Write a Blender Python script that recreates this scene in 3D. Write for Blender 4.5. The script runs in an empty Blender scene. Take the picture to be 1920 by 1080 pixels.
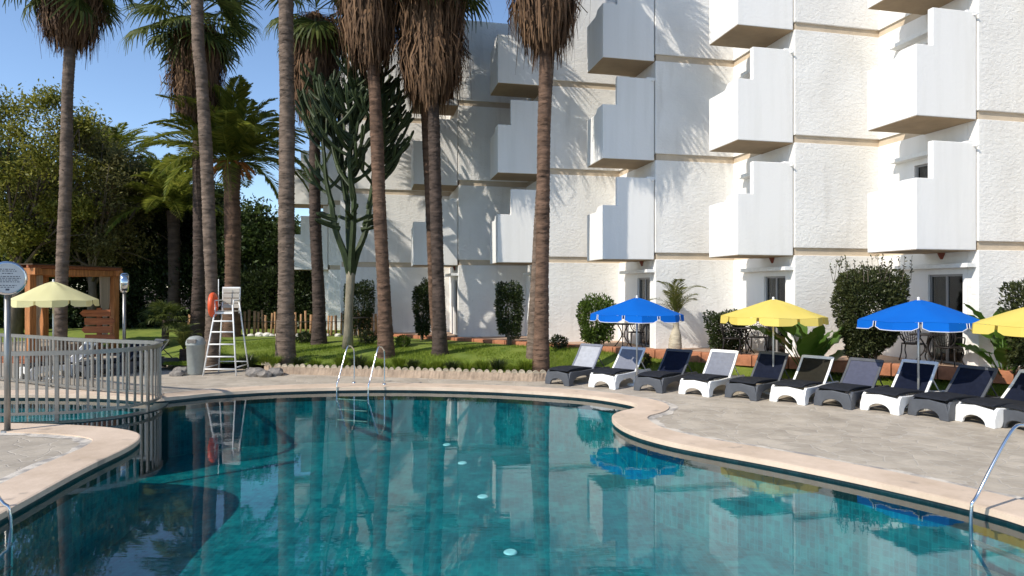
import bpy, bmesh, math, random
import numpy as np
from mathutils import Vector, Matrix
R = math.radians
random.seed(7); rng = np.random.default_rng(7)
scene = bpy.context.scene
C = scene.collection

# ------------------------------------------------------------------ camera, sky, sun, exposure
HC = 2.4
F = 1200.0
cam = bpy.data.cameras.new('camera'); cam.sensor_width = 36; cam.lens = 36*F/1920; cam.clip_end = 3000; cam.clip_start = .05
cam.shift_y = 0.001
camo = bpy.data.objects.new('camera', cam); C.objects.link(camo)
camo.location = (0, 0, HC); camo.rotation_euler = (R(90), 0, 0); scene.camera = camo
SUN_EL = 41.0
SUN_H = Vector((-.79, -.61)).normalized()
world = bpy.data.worlds.new('World'); scene.world = world; world.use_nodes = True
wn = world.node_tree.nodes; wl = world.node_tree.links
bg = wn['Background']; sky = wn.new('ShaderNodeTexSky'); sky.sky_type = 'NISHITA'; sky.sun_disc = False
sky.sun_elevation = R(SUN_EL); sky.sun_rotation = math.atan2(SUN_H.x, SUN_H.y)
sky.altitude = 1200; sky.air_density = 1.0; sky.dust_density = .25; sky.ozone_density = 2.4
wl.new(sky.outputs[0], bg.inputs[0]); bg.inputs[1].default_value = .15
sun = bpy.data.lights.new('sun', 'SUN'); sun.energy = 3.7; sun.angle = R(.5); sun.color = (1, .935, .83)
suno = bpy.data.objects.new('sun', sun); C.objects.link(suno); suno.location = (-30, -30, 40)
sd = Vector((SUN_H.x*math.cos(R(SUN_EL)), SUN_H.y*math.cos(R(SUN_EL)), math.sin(R(SUN_EL))))
suno.rotation_euler = sd.to_track_quat('Z', 'Y').to_euler()
vs = scene.view_settings; vs.view_transform = 'Standard'; vs.look = 'None'; vs.gamma = 1; vs.exposure = .47
vs.use_curve_mapping = False

def px(x, d): return (x-960)*d/F
def pz(y, d): return HC-(y-542)*d/F

# ------------------------------------------------------------------ materials
M = {}
def nodes_of(name):
    m = bpy.data.materials.new(name); m.use_nodes = True; M[name] = m
    nt = m.node_tree; return m, nt.nodes, nt.links, nt.nodes['Principled BSDF']
def pm(name, col, rough=.6, var=.12, scale=4, bump=0, bscale=30, bdist=.02, metal=0, spec=.35, stretch=(1,1,1), col2=None, mixlo=.35, mixhi=.65, island=0, coat=0):
    m, n, l, b = nodes_of(name)
    b.inputs['Roughness'].default_value = rough; b.inputs['Metallic'].default_value = metal
    b.inputs['Specular IOR Level'].default_value = spec
    tc = n.new('ShaderNodeTexCoord'); mp = n.new('ShaderNodeMapping'); mp.inputs['Scale'].default_value = stretch
    l.new(tc.outputs['Object'], mp.inputs[0])
    no = n.new('ShaderNodeTexNoise'); no.inputs['Scale'].default_value = scale; no.inputs['Detail'].default_value = 6; no.inputs['Roughness'].default_value = .65
    l.new(mp.outputs[0], no.inputs[0])
    rp = n.new('ShaderNodeValToRGB'); rp.color_ramp.elements[0].position = mixlo; rp.color_ramp.elements[1].position = mixhi
    c2 = col2 if col2 else tuple(min(1, c*(1+var)) for c in col)
    c1 = col if col2 else tuple(c*(1-var) for c in col)
    rp.color_ramp.elements[0].color = (*c1, 1); rp.color_ramp.elements[1].color = (*c2, 1)
    l.new(no.outputs[0], rp.inputs[0])
    out = rp.outputs[0]
    if island:
        g = n.new('ShaderNodeNewGeometry'); hs = n.new('ShaderNodeHueSaturation')
        mr = n.new('ShaderNodeMapRange'); mr.inputs[3].default_value = 1-island; mr.inputs[4].default_value = 1+island
        l.new(g.outputs['Random Per Island'], mr.inputs[0]); l.new(mr.outputs[0], hs.inputs['Value'])
        l.new(out, hs.inputs['Color']); out = hs.outputs[0]
    l.new(out, b.inputs['Base Color'])
    if bump:
        n2 = n.new('ShaderNodeTexNoise'); n2.inputs['Scale'].default_value = bscale; n2.inputs['Detail'].default_value = 4
        l.new(mp.outputs[0], n2.inputs[0])
        bp = n.new('ShaderNodeBump'); bp.inputs['Strength'].default_value = bump; bp.inputs['Distance'].default_value = bdist
        l.new(n2.outputs[0], bp.inputs['Height']); l.new(bp.outputs[0], b.inputs['Normal'])
    return m
def leafmat(name, col, col2, trans=.35, rough=.5, scale=.6, isl=.35, gloss=.25):
    m, n, l, b = nodes_of(name)
    b.inputs['Roughness'].default_value = rough; b.inputs['Specular IOR Level'].default_value = gloss
    tc = n.new('ShaderNodeTexCoord'); no = n.new('ShaderNodeTexNoise'); no.inputs['Scale'].default_value = scale; no.inputs['Detail'].default_value = 3
    l.new(tc.outputs['Object'], no.inputs[0])
    g = n.new('ShaderNodeNewGeometry')
    ad = n.new('ShaderNodeMath'); ad.operation = 'MULTIPLY_ADD'; ad.inputs[1].default_value = .55
    l.new(g.outputs['Random Per Island'], ad.inputs[0])
    sc = n.new('ShaderNodeMath'); sc.operation = 'MULTIPLY'; sc.inputs[1].default_value = .6; l.new(no.outputs[0], sc.inputs[0]); l.new(sc.outputs[0], ad.inputs[2])
    rp = n.new('ShaderNodeValToRGB'); rp.color_ramp.elements[0].position = .2; rp.color_ramp.elements[1].position = .85
    rp.color_ramp.elements[0].color = (*col, 1); rp.color_ramp.elements[1].color = (*col2, 1)
    l.new(ad.outputs[0], rp.inputs[0])
    l.new(rp.outputs[0], b.inputs['Base Color'])
    if trans:
        t = n.new('ShaderNodeBsdfTranslucent'); mx = n.new('ShaderNodeMixShader'); mx.inputs[0].default_value = trans
        l.new(rp.outputs[0], t.inputs[0]); l.new(b.outputs[0], mx.inputs[1]); l.new(t.outputs[0], mx.inputs[2])
        l.new(mx.outputs[0], n['Material Output'].inputs[0])
    return m

def stucco():
    m, n, l, b = nodes_of('stucco'); b.inputs['Roughness'].default_value = .9; b.inputs['Specular IOR Level'].default_value = .15
    tc = n.new('ShaderNodeTexCoord'); mp = n.new('ShaderNodeMapping'); mp.inputs['Scale'].default_value = (1, 1, 1.5)
    l.new(tc.outputs['Object'], mp.inputs[0])
    n1 = n.new('ShaderNodeTexNoise'); n1.inputs['Scale'].default_value = 9; n1.inputs['Detail'].default_value = 6; n1.inputs['Roughness'].default_value = .62; n1.inputs['Distortion'].default_value = .6
    l.new(mp.outputs[0], n1.inputs[0])
    bp = n.new('ShaderNodeBump'); bp.inputs['Strength'].default_value = .6; bp.inputs['Distance'].default_value = .035
    l.new(n1.outputs[0], bp.inputs['Height']); l.new(bp.outputs[0], b.inputs['Normal'])
    n2 = n.new('ShaderNodeTexNoise'); n2.inputs['Scale'].default_value = .9; n2.inputs['Detail'].default_value = 7; l.new(tc.outputs['Object'], n2.inputs[0])
    rp = n.new('ShaderNodeValToRGB'); rp.color_ramp.elements[0].position = .3; rp.color_ramp.elements[1].position = .6
    rp.color_ramp.elements[0].color = (.76, .735, .69, 1); rp.color_ramp.elements[1].color = (.83, .81, .77, 1)
    l.new(n2.outputs[0], rp.inputs[0])
    m2 = n.new('ShaderNodeMapping'); m2.inputs['Scale'].default_value = (2.2, 2.2, .28); l.new(tc.outputs['Object'], m2.inputs[0])
    n4 = n.new('ShaderNodeTexNoise'); n4.inputs['Scale'].default_value = 1.5; n4.inputs['Detail'].default_value = 6; l.new(m2.outputs[0], n4.inputs[0])
    r4 = n.new('ShaderNodeMapRange'); r4.inputs[1].default_value = .56; r4.inputs[2].default_value = .74; r4.inputs[4].default_value = .35; l.new(n4.outputs[0], r4.inputs[0])
    mx = n.new('ShaderNodeMix'); mx.data_type = 'RGBA'; l.new(r4.outputs[0], mx.inputs[0]); l.new(rp.outputs[0], mx.inputs[6]); mx.inputs[7].default_value = (.56, .53, .48, 1); l.new(mx.outputs[2], b.inputs['Base Color'])
stucco()
def plaster():
    m, n, l, b = nodes_of('plaster'); b.inputs['Roughness'].default_value = .8; b.inputs['Specular IOR Level'].default_value = .2
    tc = n.new('ShaderNodeTexCoord')
    mp = n.new('ShaderNodeMapping'); mp.inputs['Scale'].default_value = (3.5, 3.5, .3); l.new(tc.outputs['Object'], mp.inputs[0])
    n2 = n.new('ShaderNodeTexNoise'); n2.inputs['Scale'].default_value = 1.2; n2.inputs['Detail'].default_value = 6; l.new(mp.outputs[0], n2.inputs[0])
    rp = n.new('ShaderNodeValToRGB'); rp.color_ramp.elements[0].position = .28; rp.color_ramp.elements[1].position = .55
    rp.color_ramp.elements[0].color = (.77, .75, .71, 1); rp.color_ramp.elements[1].color = (.82, .80, .765, 1)
    l.new(n2.outputs[0], rp.inputs[0]); l.new(rp.outputs[0], b.inputs['Base Color'])
    n3 = n.new('ShaderNodeTexNoise'); n3.inputs['Scale'].default_value = 14; n3.inputs['Detail'].default_value = 5; l.new(tc.outputs['Object'], n3.inputs[0])
    bp = n.new('ShaderNodeBump'); bp.inputs['Strength'].default_value = .25; bp.inputs['Distance'].default_value = .02
    l.new(n3.outputs[0], bp.inputs['Height']); l.new(bp.outputs[0], b.inputs['Normal'])
plaster()
pm('beige_band', (.56, .46, .34), .85, .1, 2, .3, 40)
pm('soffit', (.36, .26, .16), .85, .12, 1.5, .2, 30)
pm('terracotta', (.42, .17, .085), .75, .25, 3, .3, 25)
pm('sconce_clay', (.22, .06, .035), .6, .2, 8)
pm('door_frame', (.30, .29, .28), .4, .05, 3)
pm('curtain', (.42, .40, .38), .9, .12, 2, stretch=(8, 8, .3))
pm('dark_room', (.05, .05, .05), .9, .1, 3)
pm('white_resin', (.82, .81, .78), .42, .05, 5, .08, 60)
pm('grey_resin', (.075, .08, .09), .5, .12, 6, .08, 60)
pm('navy_sling', (.010, .013, .026), .9, .18, 9, .15, 120, spec=.08)
pm('grey_sling', (.17, .18, .215), .8, .1, 9, .15, 120)
pm('sunlit_sling', (.36, .37, .40), .8, .1, 9, .15, 120)
pm('dusk_sling', (.075, .08, .115), .85, .1, 9, .15, 120, spec=.1)
pm('brown_sling', (.022, .02, .015), .9, .15, 9, .15, 120, spec=.08)
pm('cushion', (.022, .024, .03), .9, .2, 9, .2, 90, spec=.1)
pm('chrome', (.72, .72, .72), .12, .03, 3, metal=1)
pm('fence_steel', (.29, .28, .26), .38, .1, 6, metal=.75)
pm('pole_alu', (.62, .60, .55), .4, .08, 6, metal=.5)
pm('white_paint', (.80, .79, .76), .45, .06, 8, .1, 50)
pm('slat_wood', (.42, .38, .32), .7, .2, 4, stretch=(1, 1, 12))
pm('ring_orange', (.70, .10, .03), .45, .12, 5)
pm('bin_plastic', (.30, .32, .30), .5, .1, 4)
pm('orange_wood', (.40, .16, .05), .6, .35, 3, .25, 20, stretch=(6, 6, .6))
pm('red_wood', (.28, .09, .035), .65, .35, 3, .25, 20, stretch=(.6, 6, 6))
pm('bamboo', (.34, .19, .09), .7, .35, 4, stretch=(3, 3, .5))
pm('thatch_roof', (.08, .055, .035), .9, .3, 3, .4, 20)
pm('iron', (.035, .03, .028), .45, .25, 9, metal=.4)
pm('stone_edge', (.36, .27, .195), .85, .25, 3, .5, 18, .03)
pm('scallop', (.44, .37, .27), .8, .35, 5, .4, 25)
pm('rock', (.20, .18, .16), .85, .35, 3, .6, 9, .05)
pm('pale_rock', (.62, .58, .52), .85, .15, 3, .4, 12)
pm('sign_face', (.62, .62, .60), .5, .04, 5)
pm('print_ink', (.10, .10, .12), .6, .05, 5)
pm('bark_grey', (.145, .105, .078), .9, .4, 2.2, .6, 14, .03, stretch=(1, 1, 4))
pm('bark_brown', (.125, .074, .048), .9, .45, 2.0, .6, 14, .03, stretch=(1, 1, 4))
pm('bark_dark', (.065, .045, .035), .9, .4, 2.0, .6, 14, .03, stretch=(1, 1, 4))
pm('bark_pale', (.45, .39, .29), .85, .25, 3, .5, 14, .03, stretch=(1, 1, 4))
pm('bark_tree', (.12, .095, .07), .9, .35, 2.0, .6, 12, .03, stretch=(2, 2, .7))
pm('bark_cactus', (.24, .21, .15), .9, .3, 2.0, .5, 12, .03, stretch=(2, 2, .7))
pm('cactus_green', (.030, .046, .013), .6, .35, 2.5, .3, 18, .02)
pm('soil', (.10, .07, .05), .95, .3, 2, .5, 14, .04)
leafmat('dead_frond', (.045, .023, .013), (.22, .128, .068), .15, .8, .8)
leafmat('fan_green', (.022, .045, .010), (.13, .15, .035), .35, .45)
leafmat('date_green', (.06, .10, .013), (.26, .27, .045), .45, .4)
leafmat('tree_yellow', (.10, .12, .014), (.33, .31, .055), .4, .5, .35)
leafmat('tree_olive', (.065, .07, .02), (.21, .19, .065), .35, .6, .35)
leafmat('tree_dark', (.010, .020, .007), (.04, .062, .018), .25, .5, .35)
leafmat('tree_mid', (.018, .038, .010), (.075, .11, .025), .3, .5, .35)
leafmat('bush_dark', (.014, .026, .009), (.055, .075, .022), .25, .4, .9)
leafmat('bush_bright', (.035, .07, .010), (.13, .19, .03), .35, .45, .9)
leafmat('bush_olive', (.022, .034, .012), (.085, .095, .032), .28, .45, .9)
leafmat('grass', (.09, .16, .012), (.26, .32, .04), .35, .6, .35)
leafmat('paddle_green', (.035, .09, .012), (.11, .20, .03), .35, .3, 1.2)
leafmat('young_frond', (.06, .085, .015), (.19, .19, .05), .35, .45, 1)
for nm, c, c2 in (('blue_cloth', (.003, .10, .50), (.006, .17, .66)), ('yellow_cloth', (.78, .60, .10), (.86, .70, .20)), ('cream_cloth', (.76, .70, .32), (.84, .79, .46))):
    leafmat(nm, c, c2, .3, .8, 1.2, gloss=.1)
leafmat('white_piping', (.75, .75, .75), (.8, .8, .8), .2, .8)
leafmat('drape', (.42, .33, .24), (.55, .45, .34), .3, .9)

def deckmat():
    m, n, l, b = nodes_of('deck_stone'); b.inputs['Roughness'].default_value = .75; b.inputs['Specular IOR Level'].default_value = .3
    tc = n.new('ShaderNodeTexCoord')
    dn = n.new('ShaderNodeTexNoise'); dn.inputs['Scale'].default_value = 1.6; dn.inputs['Detail'].default_value = 3; l.new(tc.outputs['Object'], dn.inputs[0])
    mxv = n.new('ShaderNodeVectorMath'); mxv.operation = 'SCALE'; mxv.inputs[3].default_value = .35; l.new(dn.outputs[1], mxv.inputs[0])
    av = n.new('ShaderNodeVectorMath'); av.operation = 'ADD'; sv_ = n.new('ShaderNodeMapping'); sv_.inputs['Scale'].default_value = (1, 1.35, 1); sv_.inputs['Rotation'].default_value = (0, 0, .4); l.new(tc.outputs['Object'], sv_.inputs[0]); l.new(sv_.outputs[0], av.inputs[0]); l.new(mxv.outputs[0], av.inputs[1])
    v1 = n.new('ShaderNodeTexVoronoi'); v1.feature = 'DISTANCE_TO_EDGE'; v1.inputs['Scale'].default_value = 3.0; l.new(av.outputs[0], v1.inputs[0])
    v2 = n.new('ShaderNodeTexVoronoi'); v2.inputs['Scale'].default_value = 3.0; l.new(av.outputs[0], v2.inputs[0])
    n1 = n.new('ShaderNodeTexNoise'); n1.inputs['Scale'].default_value = 1.4; n1.inputs['Detail'].default_value = 10; n1.inputs['Roughness'].default_value = .78; l.new(tc.outputs['Object'], n1.inputs[0])
    rp = n.new('ShaderNodeValToRGB'); e = rp.color_ramp.elements
    e[0].position = .3; e[0].color = (.30, .255, .20, 1); e[1].position = .68; e[1].color = (.50, .435, .35, 1)
    l.new(n1.outputs[0], rp.inputs[0])
    hs = n.new('ShaderNodeHueSaturation'); l.new(rp.outputs[0], hs.inputs['Color'])
    sp = n.new('ShaderNodeSeparateColor'); l.new(v2.outputs['Color'], sp.inputs[0])
    mr = n.new('ShaderNodeMapRange'); mr.inputs[3].default_value = .88; mr.inputs[4].default_value = 1.1; l.new(sp.outputs[0], mr.inputs[0]); l.new(mr.outputs[0], hs.inputs['Value'])
    jr = n.new('ShaderNodeMapRange'); jr.inputs[1].default_value = .0; jr.inputs[2].default_value = .045; jr.inputs[3].default_value = .35; l.new(v1.outputs[0], jr.inputs[0])
    mx = n.new('ShaderNodeMix'); mx.data_type = 'RGBA'; l.new(jr.outputs[0], mx.inputs[0]); mx.inputs[6].default_value = (.47, .425, .365, 1); l.new(hs.outputs[0], mx.inputs[7])
    l.new(mx.outputs[2], b.inputs['Base Color'])
    n3 = n.new('ShaderNodeTexNoise'); n3.inputs['Scale'].default_value = 9; n3.inputs['Detail'].default_value = 6; l.new(tc.outputs['Object'], n3.inputs[0])
    ad = n.new('ShaderNodeMath'); ad.operation = 'MULTIPLY_ADD'; ad.inputs[1].default_value = .5; l.new(n3.outputs[0], ad.inputs[0]); l.new(jr.outputs[0], ad.inputs[2])
    bp = n.new('ShaderNodeBump'); bp.inputs['Strength'].default_value = .5; bp.inputs['Distance'].default_value = .02; l.new(ad.outputs[0], bp.inputs['Height']); l.new(bp.outputs[0], b.inputs['Normal'])
deckmat()
def copingmat():
    m, n, l, b = nodes_of('coping_stone'); b.inputs['Roughness'].default_value = .7; b.inputs['Specular IOR Level'].default_value = .3
    tc = n.new('ShaderNodeTexCoord')
    n1 = n.new('ShaderNodeTexNoise'); n1.inputs['Scale'].default_value = .9; n1.inputs['Detail'].default_value = 8; n1.inputs['Roughness'].default_value = .7; l.new(tc.outputs['Object'], n1.inputs[0])
    rp = n.new('ShaderNodeValToRGB'); e = rp.color_ramp.elements
    e[0].position = .28; e[0].color = (.46, .35, .25, 1); e[1].position = .62; e[1].color = (.66, .52, .40, 1)
    l.new(n1.outputs[0], rp.inputs[0])
    n2 = n.new('ShaderNodeTexNoise'); n2.inputs['Scale'].default_value = 2.2; n2.inputs['Detail'].default_value = 5; l.new(tc.outputs['Object'], n2.inputs[0])
    r2 = n.new('ShaderNodeMapRange'); r2.inputs[1].default_value = .64; r2.inputs[2].default_value = .72; l.new(n2.outputs[0], r2.inputs[0])
    mx = n.new('ShaderNodeMix'); mx.data_type = 'RGBA'; l.new(r2.outputs[0], mx.inputs[0]); l.new(rp.outputs[0], mx.inputs[6]); mx.inputs[7].default_value = (.36, .29, .23, 1)
    l.new(mx.outputs[2], b.inputs['Base Color'])
    n3 = n.new('ShaderNodeTexNoise'); n3.inputs['Scale'].default_value = 16; n3.inputs['Detail'].default_value = 5; l.new(tc.outputs['Object'], n3.inputs[0])
    bp = n.new('ShaderNodeBump'); bp.inputs['Strength'].default_value = .3; bp.inputs['Distance'].default_value = .012; l.new(n3.outputs[0], bp.inputs['Height']); l.new(bp.outputs[0], b.inputs['Normal'])
copingmat()
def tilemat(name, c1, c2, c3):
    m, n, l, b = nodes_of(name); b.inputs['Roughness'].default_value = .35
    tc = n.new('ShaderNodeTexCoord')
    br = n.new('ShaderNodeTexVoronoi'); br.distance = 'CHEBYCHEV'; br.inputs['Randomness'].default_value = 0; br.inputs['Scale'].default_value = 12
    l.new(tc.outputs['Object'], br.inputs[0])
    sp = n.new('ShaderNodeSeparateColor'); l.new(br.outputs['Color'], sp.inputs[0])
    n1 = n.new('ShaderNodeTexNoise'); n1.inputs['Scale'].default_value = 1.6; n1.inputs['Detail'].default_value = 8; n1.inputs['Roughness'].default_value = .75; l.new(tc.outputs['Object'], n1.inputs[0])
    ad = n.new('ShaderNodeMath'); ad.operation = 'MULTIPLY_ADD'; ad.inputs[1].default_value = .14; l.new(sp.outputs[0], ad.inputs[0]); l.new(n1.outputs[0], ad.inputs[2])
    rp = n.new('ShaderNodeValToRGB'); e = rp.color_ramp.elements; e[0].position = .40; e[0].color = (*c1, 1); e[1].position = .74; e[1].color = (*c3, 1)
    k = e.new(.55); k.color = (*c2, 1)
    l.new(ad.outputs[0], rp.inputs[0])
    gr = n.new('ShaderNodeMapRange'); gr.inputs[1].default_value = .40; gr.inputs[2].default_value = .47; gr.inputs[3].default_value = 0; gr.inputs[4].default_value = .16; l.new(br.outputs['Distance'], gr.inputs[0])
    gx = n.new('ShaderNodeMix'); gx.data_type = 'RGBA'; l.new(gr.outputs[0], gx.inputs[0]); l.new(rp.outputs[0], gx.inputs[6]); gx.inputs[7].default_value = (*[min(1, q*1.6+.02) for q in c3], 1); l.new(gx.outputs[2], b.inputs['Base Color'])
tilemat('pool_tile', (.001, .075, .095), (.002, .14, .16), (.012, .25, .25))  # mosaic tone variation; its pale mottling also paints in sun caustics
tilemat('dark_tile', (.003, .016, .02), (.005, .022, .026), (.01, .04, .045))  # dark waterline tile, deepened to paint in shade under the coping lip
tilemat('pale_tile', (.01, .12, .14), (.03, .19, .20), (.07, .30, .30))
def watermat():
    m = bpy.data.materials.new('water'); m.use_nodes = True; M['water'] = m
    n = m.node_tree.nodes; l = m.node_tree.links; n.remove(n['Principled BSDF'])
    tc = n.new('ShaderNodeTexCoord'); mp = n.new('ShaderNodeMapping'); mp.inputs['Scale'].default_value = (.6, 2.0, 1); l.new(tc.outputs['Object'], mp.inputs[0])
    n1 = n.new('ShaderNodeTexNoise'); n1.inputs['Scale'].default_value = 3.6; n1.inputs['Detail'].default_value = 3; n1.inputs['Distortion'].default_value = .4; l.new(mp.outputs[0], n1.inputs[0])
    n2 = n.new('ShaderNodeTexNoise'); n2.inputs['Scale'].default_value = .22; n2.inputs['Detail'].default_value = 2; l.new(tc.outputs['Object'], n2.inputs[0])
    mr = n.new('ShaderNodeMapRange'); mr.inputs[1].default_value = .35; mr.inputs[2].default_value = .7; mr.inputs[3].default_value = .25; mr.inputs[4].default_value = 1.0; l.new(n2.outputs[0], mr.inputs[0])
    ml = n.new('ShaderNodeMath'); ml.operation = 'MULTIPLY'; l.new(n1.outputs[0], ml.inputs[0]); l.new(mr.outputs[0], ml.inputs[1])
    bp = n.new('ShaderNodeBump'); bp.inputs['Strength'].default_value = .11; bp.inputs['Distance'].default_value = .012; l.new(ml.outputs[0], bp.inputs['Height'])
    fr = n.new('ShaderNodeFresnel'); l.new(bp.outputs[0], fr.inputs['Normal'])
    gm = n.new('ShaderNodeNewGeometry'); ir = n.new('ShaderNodeMapRange'); ir.inputs[3].default_value = 1.62; ir.inputs[4].default_value = 1/1.62; l.new(gm.outputs['Backfacing'], ir.inputs[0]); l.new(ir.outputs[0], fr.inputs[0])
    gl = n.new('ShaderNodeBsdfGlossy'); gl.inputs['Roughness'].default_value = .012; l.new(bp.outputs[0], gl.inputs['Normal'])
    tr = n.new('ShaderNodeBsdfTransparent'); tr.inputs[0].default_value = (.55, .90, .93, 1)
    mx = n.new('ShaderNodeMixShader'); l.new(fr.outputs[0], mx.inputs[0]); l.new(tr.outputs[0], mx.inputs[1]); l.new(gl.outputs[0], mx.inputs[2])
    l.new(mx.outputs[0], n['Material Output'].inputs[0])
watermat()
def glassmat():
    m = bpy.data.materials.new('pane_glass'); m.use_nodes = True; M['pane_glass'] = m
    n = m.node_tree.nodes; l = m.node_tree.links; n.remove(n['Principled BSDF'])
    fr = n.new('ShaderNodeFresnel')
    gm = n.new('ShaderNodeNewGeometry'); ir = n.new('ShaderNodeMapRange'); ir.inputs[3].default_value = 1.5; ir.inputs[4].default_value = 1/1.5; l.new(gm.outputs['Backfacing'], ir.inputs[0]); l.new(ir.outputs[0], fr.inputs[0])
    gl = n.new('ShaderNodeBsdfGlossy'); gl.inputs['Roughness'].default_value = .01
    tr = n.new('ShaderNodeBsdfTransparent'); tr.inputs[0].default_value = (.55, .57, .57, 1)
    mx = n.new('ShaderNodeMixShader'); l.new(fr.outputs[0], mx.inputs[0]); l.new(tr.outputs[0], mx.inputs[1]); l.new(gl.outputs[0], mx.inputs[2])
    l.new(mx.outputs[0], n['Material Output'].inputs[0])
glassmat()

# ------------------------------------------------------------------ mesh helpers
class MB:
    def __init__(s): s.v = []; s.f = []
    def add(s, vs_, fs): o = len(s.v); s.v += [tuple(p) for p in vs_]; s.f += [tuple(i+o for i in q) for q in fs]; return s
    def box(s, x0, x1, y0, y1, z0, z1, mat=None, bev=0):
        p = [(x0,y0,z0),(x1,y0,z0),(x1,y1,z0),(x0,y1,z0),(x0,y0,z1),(x1,y0,z1),(x1,y1,z1),(x0,y1,z1)]
        if mat is not None: p = [tuple(mat @ Vector(q)) for q in p]
        return s.add(p, [(3,2,1,0),(4,5,6,7),(0,1,5,4),(1,2,6,5),(2,3,7,6),(3,0,4,7)])
    def prism(s, pts, t0, t1, plane='xz', mat=None):
        n = len(pts)
        def P(a, b, t): return {'xz': (a, t, b), 'yz': (t, a, b), 'xy': (a, b, t)}[plane]
        p = [P(a, b, t0) for a, b in pts]+[P(a, b, t1) for a, b in pts]
        if mat is not None: p = [tuple(mat @ Vector(q)) for q in p]
        fs = [tuple(range(n)), tuple(range(2*n-1, n-1, -1))]+[(i, i+n, (i+1) % n+n, (i+1) % n) for i in range(n)]
        return s.add(p, fs)
    def tube(s, path, rad, n=8, cap=True, star=0):
        path = [Vector(p) for p in path]; m = len(path)
        if not hasattr(rad, '__len__'): rad = [rad]*m
        up = Vector((0, 0, 1)); rings = []; prev = None
        for i in range(m):
            t = (path[min(i+1, m-1)]-path[max(i-1, 0)]).normalized()
            if prev is None:
                a = t.cross(up)
                if a.length < .05: a = t.cross(Vector((1, 0, 0)))
            else: a = prev-t*prev.dot(t)
            a.normalize(); prev = a; b = t.cross(a)
            ring = []
            for k in range(n):
                r = rad[i]*(1-(star if k % 2 else 0)); th = 2*math.pi*k/n
                ring.append(path[i]+a*(r*math.cos(th))+b*(r*math.sin(th)))
            rings.append(ring)
        vs_ = [p for r in rings for p in r]; fs = []
        for i in range(m-1):
            for k in range(n):
                k2 = (k+1) % n; fs.append((i*n+k, i*n+k2, (i+1)*n+k2, (i+1)*n+k))
        if cap: fs.append(tuple(range(n-1, -1, -1))); fs.append(tuple((m-1)*n+k for k in range(n)))
        return s.add(vs_, fs)
    def lathe(s, prof, n=20, center=(0, 0, 0)):
        c = Vector(center); vs_ = []; fs = []; m = len(prof)
        for r, z in prof:
            for k in range(n):
                th = 2*math.pi*k/n; vs_.append(c+Vector((r*math.cos(th), r*math.sin(th), z)))
        for i in range(m-1):
            for k in range(n):
                k2 = (k+1) % n; fs.append((i*n+k, i*n+k2, (i+1)*n+k2, (i+1)*n+k))
        return s.add(vs_, fs)
    def mesh(s, name):
        me = bpy.data.meshes.new(name); me.from_pydata(s.v, [], s.f); me.update(); return me
def link(name, me, mat, parent=None, smooth=False, loc=None, rot=None):
    if mat and not me.materials: me.materials.append(M[mat])
    o = bpy.data.objects.new(name, me); C.objects.link(o)
    if parent is not None: o.parent = parent
    if loc is not None: o.location = loc
    if rot is not None: o.rotation_euler = rot
    if smooth:
        me.polygons.foreach_set('use_smooth', [True]*len(me.polygons))
    return o
def bevel_mesh(me, w, seg=2):
    bm = bmesh.new(); bm.from_mesh(me)
    es = [e for e in bm.edges if len(e.link_faces) == 2 and e.calc_face_angle(0) > .6]
    bmesh.ops.bevel(bm, geom=es, offset=w, segments=seg, profile=.5, affect='EDGES', clamp_overlap=True)
    bm.to_mesh(me); bm.free(); me.update()
def part(name, mb, mat, parent=None, smooth=False, bev=0, loc=None, rot=None):
    me = mb.mesh(name)
    if bev: bevel_mesh(me, bev)
    return link(name, me, mat, parent, smooth, loc, rot)
def arrays(name, v, f):
    me = bpy.data.meshes.new(name); v = np.asarray(v, np.float32).reshape(-1, 3); f = np.asarray(f, np.int32); k = f.shape[1]
    me.vertices.add(len(v)); me.vertices.foreach_set('co', v.ravel())
    me.loops.add(f.size); me.loops.foreach_set('vertex_index', f.ravel())
    me.polygons.add(len(f)); me.polygons.foreach_set('loop_start', np.arange(0, f.size, k, dtype=np.int32))
    try: me.polygons.foreach_set('loop_total', np.full(len(f), k, np.int32))
    except Exception: pass
    me.update(calc_edges=True); return me
def empty(name, loc=(0, 0, 0), rz=0):
    o = bpy.data.objects.new(name, None); C.objects.link(o); o.location = loc; o.rotation_euler = (0, 0, rz); o.empty_display_size = .2; return o
def tag(o, label, cat, group=None, kind=None):
    o['label'] = label; o['category'] = cat
    if group: o['group'] = group
    if kind: o['kind'] = kind
    return o
def struct(o, label=None):
    o['kind'] = 'structure'
    return o
KIDS = {}
def copy_tree(o, parent=None):
    c = o.copy(); C.objects.link(c); c.parent = parent
    for ch in o.children: copy_tree(ch, c)
    return c
def catmull(pts, n=8, closed=True):
    out = []; m = len(pts); P = [Vector(p) for p in pts]
    rngi = range(m) if closed else range(m-1)
    for i in rngi:
        if closed: p0, p1, p2, p3 = P[(i-1) % m], P[i], P[(i+1) % m], P[(i+2) % m]
        else: p0, p1, p2, p3 = P[max(i-1, 0)], P[i], P[i+1], P[min(i+2, m-1)]
        for k in range(n):
            t = k/n
            out.append(.5*((2*p1)+(p2-p0)*t+(2*p0-5*p1+4*p2-p3)*t*t+(3*p1-p0-3*p2+p3)*t**3))
    if not closed: out.append(P[-1])
    return out
def smooth01(t): t = max(0, min(1, t)); return t*t*(3-2*t)

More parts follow.
